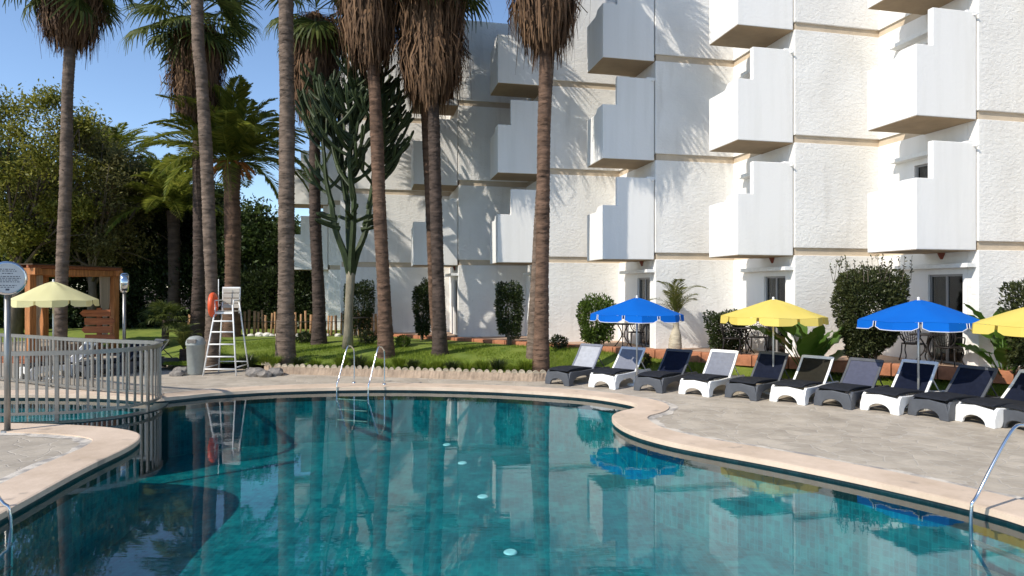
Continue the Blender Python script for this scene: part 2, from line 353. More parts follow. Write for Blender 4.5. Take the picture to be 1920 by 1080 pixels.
# ------------------------------------------------------------------ ground, pool, deck
POOL = [(-4.9,2.6),(-5.2,5),(-5.45,6.8),(-5.72,8.5),(-5.82,9.7),(-6.1,10.45),(-6.65,10.87),(-7.4,11.13),(-8.3,11.28),(-9.3,11.36),(-11,11.4),(-13.2,11.5),(-14.2,12.3),
        (-14.2,13.6),(-13.0,14.35),(-11.5,14.45),(-10.4,14.45),(-9.07,14.3),(-8.2,14.0),(-7.69,13.98),(-7.28,14.33),(-6.86,14.7),(-6.25,15.0),(-5.59,15.24),(-4.13,15.5),(-2.6,15.55),(-.77,15.3),(.5,14.9),
        (1.68,14.35),(2.4,13.62),(2.6,13.15),(2.42,12.75),(2.1,12.42),(1.89,11.95),(1.88,11.35),(2.04,10.67),(2.42,10.03),(2.93,9.5),(3.62,8.86),(4.33,8.11),(4.88,7.42),
        (5.17,6.97),(5.35,6.5),(5.5,5.5),(5.4,4),(4.6,2.7),(2.5,2.3),(-3,2.3)]
loop = [Vector((p.x, p.y)) for p in catmull([Vector((a, b)) for a, b in POOL], 6)]
NL = len(loop)
def normals2(lp):
    out = []
    for i in range(len(lp)):
        t = (lp[(i+1) % len(lp)]-lp[i-1]).normalized(); out.append(Vector((-t.y, t.x)))
    return out
nrm = normals2(loop)
def offset(w):
    o = [loop[i]+nrm[i]*w for i in range(NL)]
    for _ in range(3):
        o = [(o[i-1]+2*o[i]+o[(i+1) % NL])/4 for i in range(NL)]
    return o
CW = .62
outer = offset(CW)
# pool coping: a solid rim, 5 cm thick, 2.5 cm proud of the deck
cv = []; cf = []
lip = offset(-.03)
for zz, lp in ((-.05, loop), (-.05, lip), (.018, lip), (.026, loop), (.026, outer), (.0, outer)):
    cv += [(p.x, p.y, zz) for p in lp]
for r in range(5):
    for i in range(NL):
        j = (i+1) % NL; cf.append((r*NL+i, r*NL+j, (r+1)*NL+j, (r+1)*NL+i))
me = bpy.data.meshes.new('pool_coping'); me.from_pydata(cv, [], cf); me.update()
bm = bmesh.new(); bm.from_mesh(me); bmesh.ops.recalc_face_normals(bm, faces=bm.faces); bm.to_mesh(me); bm.free()
struct(link('pool_coping', me, 'coping_stone', smooth=False))
pm('mortar_border', (.30, .275, .25), .85, .2, 2.4, .4, 20, col2=(.60, .54, .46), mixlo=.42, mixhi=.56)
bo = offset(CW+.17); bi = offset(CW-.02)
me = bpy.data.meshes.new('coping_border'); me.from_pydata([(p.x, p.y, .006) for p in bi]+[(p.x+.05*math.sin(i*.9)*math.sin(i*.37), p.y+.05*math.cos(i*1.1)*math.sin(i*.31), .005) for i, p in enumerate(bo)], [], [(i, (i+1) % NL, NL+(i+1) % NL, NL+i) for i in range(NL)]); me.update()
struct(link('coping_border', me, 'mortar_border'))
# deck sheet with the pool cut out
def sheet(name, outerpts, holes, z, mat):
    bm = bmesh.new(); es = []
    for lp in [outerpts]+holes:
        vv = [bm.verts.new((p[0], p[1], z)) for p in lp]
        es += [bm.edges.new((vv[i], vv[(i+1) % len(vv)])) for i in range(len(vv))]
    bmesh.ops.triangle_fill(bm, use_beauty=True, use_dissolve=False, edges=es, normal=(0, 0, 1))
    for f in bm.faces:
        if f.normal.z < 0: f.normal_flip()
    me = bpy.data.meshes.new(name); bm.to_mesh(me); bm.free()
    return struct(link(name, me, mat))
inset = offset(.25)
DX0, DX1, DY0, DY1 = -34, 22, -10, 30
sheet('pool_deck', [(DX0, DY0), (DX1, DY0), (DX1, DY1), (DX0, DY1)], [inset], 0, 'deck_stone')
B = 900; g = MB()
for x0, x1, y0, y1 in ((-B, B, DY1, B), (-B, B, -B, DY0), (-B, DX0, DY0, DY1), (DX1, B, DY0, DY1)):
    g.add([(x0, y0, 0), (x1, y0, 0), (x1, y1, 0), (x0, y1, 0)], [(0, 1, 2, 3)])
struct(part('ground', g, 'soil'))
# basin
ZW = -.088; ZF = -1.3
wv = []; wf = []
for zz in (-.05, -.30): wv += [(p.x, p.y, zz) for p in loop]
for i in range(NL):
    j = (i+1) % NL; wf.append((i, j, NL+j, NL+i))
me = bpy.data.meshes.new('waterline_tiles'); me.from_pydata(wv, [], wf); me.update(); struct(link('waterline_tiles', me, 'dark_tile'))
wv = []; wf = []
for zz in (-.30, ZF): wv += [(p.x, p.y, zz) for p in loop]
for i in range(NL):
    j = (i+1) % NL; wf.append((i, j, NL+j, NL+i))
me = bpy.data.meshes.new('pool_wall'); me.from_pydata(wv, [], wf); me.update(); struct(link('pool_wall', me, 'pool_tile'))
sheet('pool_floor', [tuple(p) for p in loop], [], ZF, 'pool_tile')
sheet('pool_water', [tuple(p) for p in loop], [], ZW, 'water')
# separating wall of the paddling pool
FENCE_NEAR = [(-13.9,11.75),(-12,11.72),(-10.5,11.72),(-9.5,11.75),(-8.6,11.88),(-7.95,12.12),(-7.55,12.55),(-7.4,13.1),(-7.5,13.6),(-7.62,13.9)]
fn = [Vector((p.x, p.y)) for p in catmull([Vector(p) for p in FENCE_NEAR], 6, False)]
sv = []; sf = []
for i, p in enumerate(fn):
    t = (fn[min(i+1, len(fn)-1)]-fn[max(i-1, 0)]).normalized(); q = Vector((-t.y, t.x))*.14
    for s_, zz in ((-1, ZF), (-1, -.075), (1, -.075), (1, ZF)): sv.append((p.x+q.x*s_, p.y+q.y*s_, zz))
for i in range(len(fn)-1):
    for k in range(3): sf.append((i*4+k, i*4+k+1, i*4+k+5, i*4+k+4))
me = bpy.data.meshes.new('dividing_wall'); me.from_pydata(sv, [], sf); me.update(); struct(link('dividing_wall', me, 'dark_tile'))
kid = [(p.x, p.y) for p in fn]+[(-8.2,14.3),(-9.5,14.6),(-11.5,14.7),(-13.3,14.6),(-14.4,13.7),(-14.4,12.2)]
sheet('paddling_pool_floor', kid, [], -.5, 'pale_tile')
# inlets on the pool floor
for i, (xx, d) in enumerate(((957, 8.99), (905, 11.4), (867, 13.6), (838, 15.2))):
    m_ = MB().lathe([(0, .02), (.075, .02), (.09, .012), (.098, .0)], 18)
    o = part('pool_inlet', m_, 'white_paint', smooth=False, loc=(px(xx, d), d, ZF+.001))
    tag(o, 'white round inlet cap on the teal pool floor', 'inlet', 'inlet caps in a row on the pool floor')

# lawn
EDGE = [(-60,27),(-20,25.2),(-14,23.6),(-11.6,21.2),(-10.6,19.3),(-10.2,18.75),(-9.6,18.7),(-8.8,19.1),(-7.9,19.25),(-7.2,18.6),(-6.6,18.1),(-3.27,17.4),(.55,16.62),(1.0,16.75),(1.25,17.6),(2.5,18.05),(4.5,17.0),(6.5,15.9),(8.5,14.85),(9.95,13.55),(11.3,12.0),(13.5,10.5),(21.5,9)]
EX = np.array([e[0] for e in EDGE]); EY = np.array([e[1] for e in EDGE])
def edge_y(x): return float(np.interp(x, EX, EY))
def lawn_z(x, y):
    t = y-edge_y(x)
    if t < 0: return 0
    return .17+.38*smooth01(t/(4.5 if x < 1 else 1.8))
xs = np.concatenate([np.linspace(-60, -11, 40), np.linspace(-10.9, 12, 140), np.linspace(12.5, 21.5, 12)])
ts = np.concatenate([[0], np.linspace(.12, 5, 22), np.linspace(6, 33, 14)])
lv = [];
for x in xs:
    ye = edge_y(x)
    for t in ts:
        y = ye+t; lv.append((x, y, lawn_z(x, y)+.015*math.sin(x*3.1+y*2.3)*smooth01(t)))
nt_ = len(ts); lf = [(i*nt_+j, (i+1)*nt_+j, (i+1)*nt_+j+1, i*nt_+j+1) for i in range(len(xs)-1) for j in range(nt_-1)]
pm('lawn_base', (.10, .15, .018), .9, .3, 1.2, .4, 20, col2=(.19, .23, .035))
struct(part('lawn', MB().add(lv, lf), 'lawn_base', smooth=True))
# grass blades (nobody could count these)
def blades(n, x0, x1, tmax, h, w):
    X = rng.uniform(x0, x1, n); T = rng.uniform(0.02, 1, n)**1.2*tmax
    Y = np.interp(X, EX, EY)+T
    Z = np.array([lawn_z(a, b) for a, b in zip(X, Y)])-.01
    hh = h*rng.uniform(.5, 1.4, n)*np.clip(.8+.55*np.sin(X*1.7+np.sin(Y*1.3))*np.sin(Y*2.1+X*.6)+.3*np.sin(X*5.1)*np.sin(Y*4.3), .12, 1.5); th = rng.uniform(0, 6.28, n)
    base = np.stack([X, Y, Z], 1); side = np.stack([np.cos(th), np.sin(th), np.zeros(n)], 1)*w
    tip = base+np.stack([rng.normal(0, .35, n)*hh, rng.normal(0, .35, n)*hh, hh], 1)
    v = np.stack([base-side, base+side, tip], 1).reshape(-1, 3); f = np.arange(3*n).reshape(-1, 3)
    return v, f
v1, f1 = blades(110000, -11, 12, 4.2, .075, .008)
o = link('grass', arrays('grass', v1, f1), 'grass'); o['kind'] = 'stuff'; o['label'] = 'short green lawn grass behind the stone edging'; o['category'] = 'grass'

# ------------------------------------------------------------------ stone edging
ed = empty('stone_edging', (-3, 17.4, 0))
tag(ed, 'low tan stone edging with scalloped top between lawn and pool deck', 'edging')
def poly_resample(pts, step):
    P = [Vector(p) for p in pts]; out = [P[0].copy()]; acc = 0
    for a, b in zip(P[:-1], P[1:]):
        L = (b-a).length; t = step-acc
        while t <= L: out.append(a+(b-a)*(t/L)); t += step
        acc = (acc+L) % step if L+acc >= step else acc+L
    return out
epts = poly_resample([e for e in EDGE if -7.4 < e[0] < 1.1], .05)
sv = []; sf = []
for i, p in enumerate(epts):
    for dy, z in ((-.02+random.uniform(-.008, .008), 0), (-.0+random.uniform(-.008, .008), .20), (.16, .20), (.16, 0)): sv.append((p.x+3, p.y-17.4+dy, z))
for i in range(len(epts)-1):
    for k in range(3): sf.append((i*4+k, (i+1)*4+k, (i+1)*4+k+1, i*4+k+1))
sf += [(3, 2, 1, 0), tuple(len(sv)-4+k for k in range(4))]
part('wall_face', MB().add(sv, sf), 'stone_edge', ed)
spts = poly_resample([e for e in EDGE if -7.4 < e[0] < 1.1], .19)
scal = MB().prism([(.085*math.cos(a), .10*math.sin(a)) for a in [math.pi*k/8 for k in range(9)]], -.03, .03).mesh('scallop_stone')
for p in spts:
    o = link('scallop_stone', scal, 'scallop', ed, loc=(p.x+3+random.uniform(-.012, .012), p.y-17.4+.06+random.uniform(-.015, .015), .195), rot=(random.uniform(-.12, .12), random.uniform(-.14, .14), random.uniform(-.2, .2))); k = random.uniform(.82, 1.1); o.scale = (k, 1, random.uniform(.7, 1.08))

# ------------------------------------------------------------------ hotel
UA = math.atan2(.212, .977); C0 = (10.5, 14.4)
hotel = empty('hotel_building', (C0[0], C0[1], 0), UA)
tag(hotel, 'white stuccoed hotel with sawtooth bays, stepped balconies and beige floor bands', 'building')
A_, Bv = 2.56, 2.91; ST = 2.95; Z1 = 3.48; BH = .2; TZ = .63
def zb(s): return Z1+ST*(s-1)          # top of the band under storey s
TOP = 12.35
class HP:
    pass
def hbox(name, mat, x0, x1, y0, y1, z0, z1, parent=hotel, bev=0, smooth=False):
    return part(name, MB().box(x0, x1, y0, y1, z0, z1), mat, parent, smooth, bev)
doorc = {}
def make_door(xw, ya, yb, z0, z1):
    # opening in a return wall (plane x = xw), frame set 6 cm into the wall
    fr = MB(); t = .05
    x0, x1 = xw+.06, xw+.12
    fr.box(x0, x1, ya, ya+t, z0, z1); fr.box(x0, x1, yb-t, yb, z0, z1); fr.box(x0, x1, ya+t, yb-t, z1-t, z1); fr.box(x0, x1, ya+t, yb-t, z0, z0+t)
    ym = (ya+yb)/2; fr.box(x0+.004, x1-.004, ym-.03, ym+.03, z0+t, z1-t)
    d = part('door', fr, 'door_frame', hotel)
    for a, b in ((ya+t, ym-.03), (ym+.03, yb-t)):
        part('pane', MB().box(x0+.025, x0+.033, a, b, z0+t, z1-t), 'pane_glass', d)
    # curtain folds hang just inside on half the door
    cu = []; n = 22
    for i in range(n+1): cu.append((x0+.16+.03*math.sin(i*1.9), ym+.1+(yb-ym-.1)*i/n))
    cm = MB(); cm.add([(a, b, z0+.03) for a, b in cu]+[(a, b, z1-.03) for a, b in cu], [(i, i+1, n+2+i, n+1+i) for i in range(n)])
    part('curtain', cm, 'curtain', d)
sprof = [(0, 0), (1.30, 0), (1.30, 1.44), (.55, 1.44), (.46, 1.46), (.40, 1.52), (.34, 1.57), (.26, 1.58), (0, 1.58)]
def make_balcony(xc, yc, zb0):
    y0 = yc+.03; w = 1.64; dpt = 1.42
    q = .14
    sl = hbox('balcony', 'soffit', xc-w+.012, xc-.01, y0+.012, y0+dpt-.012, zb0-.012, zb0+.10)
    # front: low part, then the tall privacy screen against the wall, one stepped slab
    part('front_panel', MB().prism([(xc-w, zb0), (xc-.03, zb0), (xc-.03, zb0+2.42), (xc-1.2, zb0+2.42), (xc-1.2, zb0+1.58), (xc-w, zb0+1.58)], y0, y0+q), 'plaster', sl, bev=.015)
    part('side_panel', MB().prism([(y0+q+a*(dpt-q)/1.30, zb0+b) for a, b in sprof], xc-w, xc-w+q, 'yz'), 'plaster', sl, bev=.012)
    part('back_panel', MB().box(xc-w+q, xc-.02, y0+dpt-q, y0+dpt, zb0+.10, zb0+1.44), 'plaster', sl)
    part('drain_spout', MB().tube([(xc-.10, y0+.02, zb0+2.36), (xc-.10, y0-.10, zb0+2.33)], .022, 8), 'white_paint', sl)
NB = 5
for k in range(-1, NB+1):
    X0 = -A_*k; Y0 = Bv*k; xi = X0+A_            # long wall from C_k to inner corner I_k
    xl = X0 if k < NB else xi-4.35
    T_ = .28
    for s in range(4):
        z0 = (0 if s == 0 else zb(s)); z1 = (zb(s+1)-BH if s < 3 else TOP)
        # long, rough stuccoed wall
        hbox('wall_panel', 'stucco', xl, xi+T_, Y0, Y0+T_, z0, z1, bev=.012)
        if s < 3: hbox('floor_band', 'beige_band', xl+.04, xi+T_, Y0+.05, Y0+T_, z1, z1+BH)
        # return wall (towards C_{k-1}), smooth plaster, with a door
        if k == -1: continue
        yr0 = Bv*(k-1)+T_; yr1 = Y0; xr = xi
        fl = TZ if s == 0 else zb(s)-.10
        da, db = Bv*(k-1)+.40, Bv*(k-1)+(1.75 if s else 1.35); dh = fl+2.12
        w = MB()
        w.box(xr, xr+T_, yr0, da, z0, z1); w.box(xr, xr+T_, db, yr1, z0, z1); w.box(xr, xr+T_, da, db, dh, z1)
        if fl > z0: w.box(xr, xr+T_, da, db, z0, fl)
        part('return_wall', w, 'plaster', hotel)
        if s < 3: hbox('floor_band', 'beige_band', xr+.05, xr+T_, yr0, yr1+.05, z1, z1+BH)
        make_door(xr, da, db, fl, dh)
        hbox('door_ledge', 'white_paint', xr-.26, xr, Bv*(k-1)+.05, Bv*(k-1)+2.3, dh+.14, dh+.24, bev=.008)
        if s == 0:
            zc = dh+.36
            sc = MB(); n = 8; yy = Bv*(k-1)+.95
            pts = []
            for r, z in ((.10, .34), (.12, .30), (.085, .12), (.03, .0)):
                pts.append([(xr-.005-r*math.sin(math.pi*i/n), yy+r*math.cos(math.pi*i/n), zc+z) for i in range(n+1)])
            vv = [p for r in pts for p in r]
            sc.add(vv, [(i*(n+1)+j, i*(n+1)+j+1, (i+1)*(n+1)+j+1, (i+1)*(n+1)+j) for i in range(3) for j in range(n)])
            part('wall_sconce', sc, 'sconce_clay', hotel, True)
    if k >= 0:
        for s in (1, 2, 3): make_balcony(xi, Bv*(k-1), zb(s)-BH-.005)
# wing set back at the far end, floors, roof, rear wall
yw = 18.3
WT = 9.55
for s in range(3):
    z0 = (0 if s == 0 else zb(s)); z1 = zb(s+1)-BH if s < 2 else WT
    hbox('wall_panel', 'stucco', -15.3, -14.3, yw, yw+.28, z0, z1)
    if s < 2: hbox('floor_band', 'beige_band', -15.25, -14.3, yw+.05, yw+.28, z1, z1+BH)
    if s: make_balcony(-15.3, yw, zb(s)-BH-.005)
hbox('end_wall', 'plaster', -14.61, -14.33, Bv*NB+.28, yw+8, 0, TOP-.02)
hbox('end_wall', 'plaster', -15.55, -15.3, yw+.28, yw+8, 0, WT-.02)
hbox('wing_roof', 'plaster', -15.6, -14.62, yw-.05, yw+8.2, WT, WT+.12)
outline = [(-A_*-1+A_+.2, -Bv+.3)]
poly = []
for k in range(-1, NB+1):
    X0 = -A_*k; Y0 = Bv*k; xi = X0+A_; xl = X0 if k < NB else xi-4.35
    poly += [(xi+.14, Y0+.14), (xl+.14, Y0+.14)]
poly += [(-14.45, yw+8), (5.0, yw+8)]
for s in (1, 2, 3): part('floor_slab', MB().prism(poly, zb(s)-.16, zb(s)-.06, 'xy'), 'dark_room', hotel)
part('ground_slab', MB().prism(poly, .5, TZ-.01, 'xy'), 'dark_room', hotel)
part('roof', MB().prism(poly, TOP-.2, TOP-.05, 'xy'), 'plaster', hotel)
hbox('rear_wall', 'plaster', -15.5, 5.2, yw+8, yw+8.2, 0, WT-.03)
hbox('rear_wall', 'plaster', -14.5, 5.2, yw+8, yw+8.2, WT-.03, TOP-.03)
hbox('end_wall', 'plaster', 5.0, 5.25, -Bv, yw+8, 0, TOP-.03)

# terrace along the hotel foot, with a terracotta tile border
dirc = Vector((3.12, -2.3)).normalized(); outn = Vector((dirc.y, -dirc.x)); outn = outn if outn.y < 0 else -outn
def cw(k): return Vector((C0[0]-3.12*k, C0[1]+2.3*k))
a = cw(-1.2)+outn*.32; b = cw(5.15)+outn*.32
tp = [a, b, b-outn*5, a-outn*5]
tm = MB().prism([(p.x, p.y) for p in tp], .1, TZ, 'xy')
pm('terrace_floor', (.40, .27, .19), .7, .15, 2, .2, 20)
terr = struct(part('terrace', tm, 'terrace_floor'))
L = (b-a).length; nt2 = int(L/.45); dv = (b-a).normalized(); ang = math.atan2(dv.y, dv.x)
tile = MB().box(0, .43, -.02, .30, -.28, .0).mesh('border_tile'); bevel_mesh(tile, .012)
for i in range(nt2):
    p = a+dv*(i*.45)+outn*.025
    link('border_tile', tile, 'terracotta', terr, loc=(p.x, p.y, TZ+.03+random.uniform(-.003, .003)), rot=(0, 0, ang))

# ------------------------------------------------------------------ vegetation generators
def nv(n): a = rng.normal(0, 1, (n, 3)); return a/np.linalg.norm(a, axis=1, keepdims=True)
def leafcards(P, Ldir, size, width=.45, fold=.15):
    n = len(P); Ldir = Ldir/np.linalg.norm(Ldir, axis=1, keepdims=True)
    s = np.cross(Ldir, nv(n)); s /= np.linalg.norm(s, axis=1, keepdims=True)+1e-9
    nn = np.cross(s, Ldir); size = size.reshape(-1, 1)
    mid = P+Ldir*size*.5+nn*size*fold
    v = np.stack([P, mid+s*size*width*.5, P+Ldir*size, mid-s*size*width*.5], 1).reshape(-1, 3)
    return v, np.arange(4*n).reshape(-1, 4)
def blob_points(n, rx, ry, rz, lumps=9, shell=.55, box=0, lobe=.28):
    d = nv(n)
    if box:
        d = rng.uniform(-1, 1, (n, 3)); mx = np.max(np.abs(d), axis=1, keepdims=True); dn = d/mx; sp = d/np.linalg.norm(d, axis=1, keepdims=True)
        d = dn*box+sp*(1-box)
    c = nv(lumps); un = d/np.linalg.norm(d, axis=1, keepdims=True)
    amp = np.max(np.clip(un @ c.T, 0, 1)**6, axis=1)
    r = (1-lobe+lobe*amp)*(1-shell*rng.random(n)**1.7)
    return d*r[:, None]*np.array([rx, ry, rz]), un
def bush(name, loc, rx, ry, rz, n, size, mat, label, cat='bush', box=0, seed=0, group=None, stemmat='bark_tree', taper=0, sprigs=0):
    root = empty(name, loc); tag(root, label, cat, group)
    P, un = blob_points(n, rx, ry, rz, 18, .5, box, .34)
    if taper:
        f = 1-taper*np.clip((-P[:, 2]/rz)*.5+.5, 0, 1); P[:, 0] *= f; P[:, 1] *= f
    P[:, 2] += rz
    D = un*.8+nv(n)*.8; D[:, 2] += .25
    v, f = leafcards(P, D, size*rng.uniform(.6, 1.3, n))
    link('leaves', arrays('leaves', v, f), mat, root)
    if sprigs:
        vs_, fs_ = [], []
        st = MB()
        for i in range(sprigs):
            x, y = rng.uniform(-.8, .8)*rx, rng.uniform(-.8, .8)*ry; h = rng.uniform(.1, .35); tx, ty = rng.normal(0, .08, 2)
            p0 = np.array([x, y, 1.85*rz]); p1 = p0+np.array([tx, ty, h+.1])
            k = 12; tt = rng.random(k)[:, None]; PP = p0+(p1-p0)*tt; DD = nv(k)*.8; DD[:, 2] += .7
            a_, b_ = leafcards(PP, DD, size*rng.uniform(.6, 1.1, k)); fs_.append(b_+sum(len(q) for q in vs_)); vs_.append(a_)
            st.tube([p0-np.array([0, 0, .2]), p1], [.008, .004], 4)
        link('sprigs', arrays('sprigs', np.concatenate(vs_), np.concatenate(fs_)), mat, root)['kind'] = 'stuff'
        part('sprig_stem', st, stemmat, root)['kind'] = 'stuff'
    st = MB()
    for i in range(6):
        a = rng.uniform(0, 6.28); r = .25*min(rx, ry); st.tube([(r*.4*math.cos(a), r*.4*math.sin(a), -.05), (r*math.cos(a), r*math.sin(a), rz*.5), (2.2*r*math.cos(a), 2.2*r*math.sin(a), rz*1.3)], [.03, .022, .008], 5)
    part('stem', st, stemmat, root)
    return root
def trunk_mesh(path, radii, ring=.055, n=14, amp=.05, seedk=0):
    # path of (x,y,z) control points, ringed trunk
    P = catmull([Vector(p) for p in path], 10, False); m_ = len(P)
    cum = [0]
    for i in range(1, m_): cum.append(cum[-1]+(P[i]-P[i-1]).length)
    L = cum[-1]; cx = [p.x for p in P]; cy = [p.y for p in P]; cz = [p.z for p in P]
    NR = int(L/ring)*2; S = np.linspace(0, L, NR)
    X = np.interp(S, cum, cx); Y = np.interp(S, cum, cy); Z = np.interp(S, cum, cz)
    rs = np.interp(S/L, [r[0] for r in radii], [r[1] for r in radii])
    rs = rs*(1+.045*np.sin(S*1.7+seedk)*np.sin(S*.63+2*seedk))*(1+amp*np.where(np.arange(NR) % 2 == 0, 1, -1)*rng.uniform(.3, 1, NR))
    th = np.linspace(0, 2*np.pi, n, endpoint=False)
    rr = rs[:, None]*(1+.05*rng.normal(0, 1, (NR, n))*.5)
    v = np.stack([X[:, None]+rr*np.cos(th), Y[:, None]+rr*np.sin(th), np.repeat(Z[:, None], n, 1)+.012*rng.normal(0, 1, (NR, n))], 2).reshape(-1, 3)
    i, k = np.meshgrid(np.arange(NR-1), np.arange(n), indexing='ij'); k2 = (k+1) % n
    f = np.stack([i*n+k, i*n+k2, (i+1)*n+k2, (i+1)*n+k], 2).reshape(-1, 4)
    return arrays('trunk', v, f)
# fan leaf variants (petiole along +X)
def fan_leaf(droop, rad, pet=1.0):
    vs_ = []; fs_ = []
    n0 = 26
    def addq(q):
        o = len(vs_); vs_.extend(q); fs_.append((o, o+1, o+2, o+3))
    def curve(r): return -droop*r*r
    for s0, s1 in ((0, .5), (.5, 1)):
        a, b = pet*s0, pet*s1; w = .022
        addq([(a, -w, curve(a)), (a, w, curve(a)), (b, w, curve(b)), (b, -w, curve(b))])
    hz = curve(pet)
    for i in range(n0):
        th = R(-125+250*i/(n0-1))+random.uniform(-.03, .03); L = rad*(.75+.25*math.cos(th*.6))*random.uniform(.88, 1.08)
        dx, dy = math.cos(th), math.sin(th); wx, wy = -dy, dx
        def pt(r, w, zoff=0):
            x = pet+dx*r; rr = max(0, x)
            return (x+wx*w, dy*r+wy*w, curve(math.hypot(x, dy*r))+zoff)
        m1 = .55*L; w1 = .042; w2 = .02; dz = .02 if i % 2 else -.02
        tipz = -random.uniform(.12, .4)*L
        addq([pt(.02, -.006), pt(.02, .006), pt(m1, w1, dz), pt(m1, -w1, -dz)])
        addq([pt(m1, -w1, -dz), pt(m1, w1, dz), pt(L*.82, w2, tipz*.45), pt(L*.82, -w2, tipz*.45)])
        addq([pt(L*.82, -w2, tipz*.45), pt(L*.82, w2, tipz*.45), pt(L*.93, .006, tipz*1.3), pt(L*.93, -.006, tipz*1.3)])
    return arrays('fan_frond', np.array(vs_), np.array(fs_))
FANS = [fan_leaf(.05, 1.0, 1.05), fan_leaf(.11, 1.05, 1.1), fan_leaf(.17, .95, 1.15), fan_leaf(.08, .9, .95)]
def skirt_mesh(zb_, zt, rtop, rbot, n, cx=lambda z: 0, cy=lambda z: 0, tr=.2):
    vs_ = []; fs_ = []
    z0 = zb_+(zt-zb_)*(.12+.88*rng.random(n)**.85); th = rng.uniform(0, 6.283, n)
    for i in range(n):
        u_ = (z0[i]-zb_)/(zt-zb_); Rr = (rbot+(rtop-rbot)*smooth01(.25+u_*1.9))*(rng.uniform(.35, 1.05) if rng.random() < .9 else rng.uniform(1.0, 1.3))
        Lh = min(rng.uniform(.8, 2.3), (z0[i]-zb_)+rng.normal(.05, .33)); Lh = max(Lh, .35)
        for q in range(4):
            t = th[i]+rng.normal(0, .13); w = rng.uniform(.008, .034); c, s_ = math.cos(t), math.sin(t)
            ox, oy = cx(z0[i]), cy(z0[i]); Rq = Rr*rng.uniform(.8, 1.1)
            path = [(tr*.8, 0), (Rq*.75+tr*.3, -.10*Lh), (Rq*rng.uniform(.85, 1.1)+tr*.15, -.40*Lh), (Rq*rng.uniform(.7, 1.12)+tr*.1, -Lh*rng.uniform(.7, 1.12))]; t2 = t+rng.normal(0, .10)
            ws = [w*.5, w, w*1.1, w*.25]
            o = len(vs_)
            for kk, ((r, dz), ww) in enumerate(zip(path, ws)):
                if kk == 3: c, s_ = math.cos(t2), math.sin(t2)
                x, y = ox+c*r, oy+s_*r; vs_ += [(x-s_*ww, y+c*ww, z0[i]+dz), (x+s_*ww, y-c*ww, z0[i]+dz)]
            for k in range(3): fs_.append((o+2*k, o+2*k+1, o+2*k+3, o+2*k+2))
    return arrays('skirt', np.array(vs_), np.array(fs_))
def fan_palm(label, d, xb, pathpix, zcrown, zskirt, rtop, rbot=.3, r0=.32, r1=.2, nfr=28, bark='bark_grey', nsk=620, zbase=None, scale=1.0, flare=1.35):
    bx, by = px(xb, d), d; r0 *= .72; r1 *= .76; zskirt += .5; rtop *= .82; rbot = rtop*.35
    zg = lawn_z(bx, by) if zbase is None else zbase
    root = empty('fan_palm', (bx, by, zg-.03)); tag(root, label, 'palm tree', 'tall fan palms around the pool')
    pts = [(0, 0, 0)]
    for xx, yy in pathpix: pts.append((px(xx, d)-bx, random.uniform(-.06, .06), pz(yy, d)-zg))
    lx = pts[-1][0]
    if pts[-1][2] < zcrown-zg-.3: pts.append((lx+random.uniform(-.05, .05), 0, zcrown-zg))
    zz = [p[2] for p in pts]; xx_ = [p[0] for p in pts]
    cxf = lambda z: float(np.interp(z, zz, xx_))
    tmesh = trunk_mesh(pts, [(0, r0*flare), (.03, r0*1.18), (.08, r0), (.5, (r0+r1)/2), (1, r1)])
    link('trunk', tmesh, bark, root, True)
    zs = zskirt-zg; zc = zcrown-zg
    link('skirt', skirt_mesh(zs, min(zc, zs+4.4), rtop, rbot, int(nsk*1.5), cxf, tr=r1), 'dead_frond', root)
    cx0 = cxf(zc)
    for i in range(nfr):
        u_ = (i+.5)/nfr; el = R(80-125*u_**.85)+random.uniform(-.1, .1); az = i*2.39996+random.uniform(-.2, .2)
        m_ = FANS[min(3, int(u_*3.99))] if random.random() < .7 else random.choice(FANS)
        e = (Matrix.Rotation(az, 3, 'Z') @ Matrix.Rotation(-el, 3, 'Y') @ Matrix.Rotation(random.uniform(-.5, .5), 3, 'X')).to_euler()
        o = link('frond', m_, 'fan_green', root, loc=(cx0, 0, zc+.35-.5*u_), rot=e)
        k = scale*random.uniform(.9, 1.15); o.scale = (k, k, k)
    return root
# date palm frond
def date_frond(L, arch, n=46, leaf=.42, w=.018, up=.35):
    vs_ = []; fs_ = []
    def rp(t):
        x = L*t*(1-.18*t*t); z = L*(up*t-arch*t**2.2); return np.array([x, 0, z])
    def addq(q):
        o = len(vs_); vs_.extend(q); fs_.append((o, o+1, o+2, o+3))
    K = 8
    for i in range(K):
        a, b = rp(i/K), rp((i+1)/K); wa, wb = .03*(1-i/K)+.005, .03*(1-(i+1)/K)+.005
        addq([a+[0, -wa, 0], a+[0, wa, 0], b+[0, wb, 0], b+[0, -wb, 0]])
    for i in range(n):
        t = .12+.88*i/(n-1); p = rp(t); tg = rp(min(1, t+.02))-rp(t-.02); tg /= np.linalg.norm(tg)
        ll = leaf*(math.sin(math.pi*min(1, .18+t*.86))**.6+.15)*random.uniform(.85, 1.1)
        for s_ in (-1, 1):
            dirv = tg*.75+np.array([0, s_*.85, 0])+np.array([0, 0, random.uniform(-.12, .30)]); dirv /= np.linalg.norm(dirv)
            tip = p+dirv*ll+np.array([0, 0, -.12*ll]); mid = p+dirv*ll*.5
            sd_ = np.cross(dirv, [0, 0, 1]); sd_ /= np.linalg.norm(sd_)+1e-9
            addq([p, mid+sd_*w, tip, mid-sd_*w])
    return arrays('frond', np.array(vs_), np.array(fs_))
DATE = [date_frond(3.2, .34, 58, .5, .03, .3), date_frond(3.4, .5, 58, .5, .03, .32), date_frond(3.2, .7, 58, .48, .03, .3), date_frond(2.9, .22, 54, .46, .03, .25)]
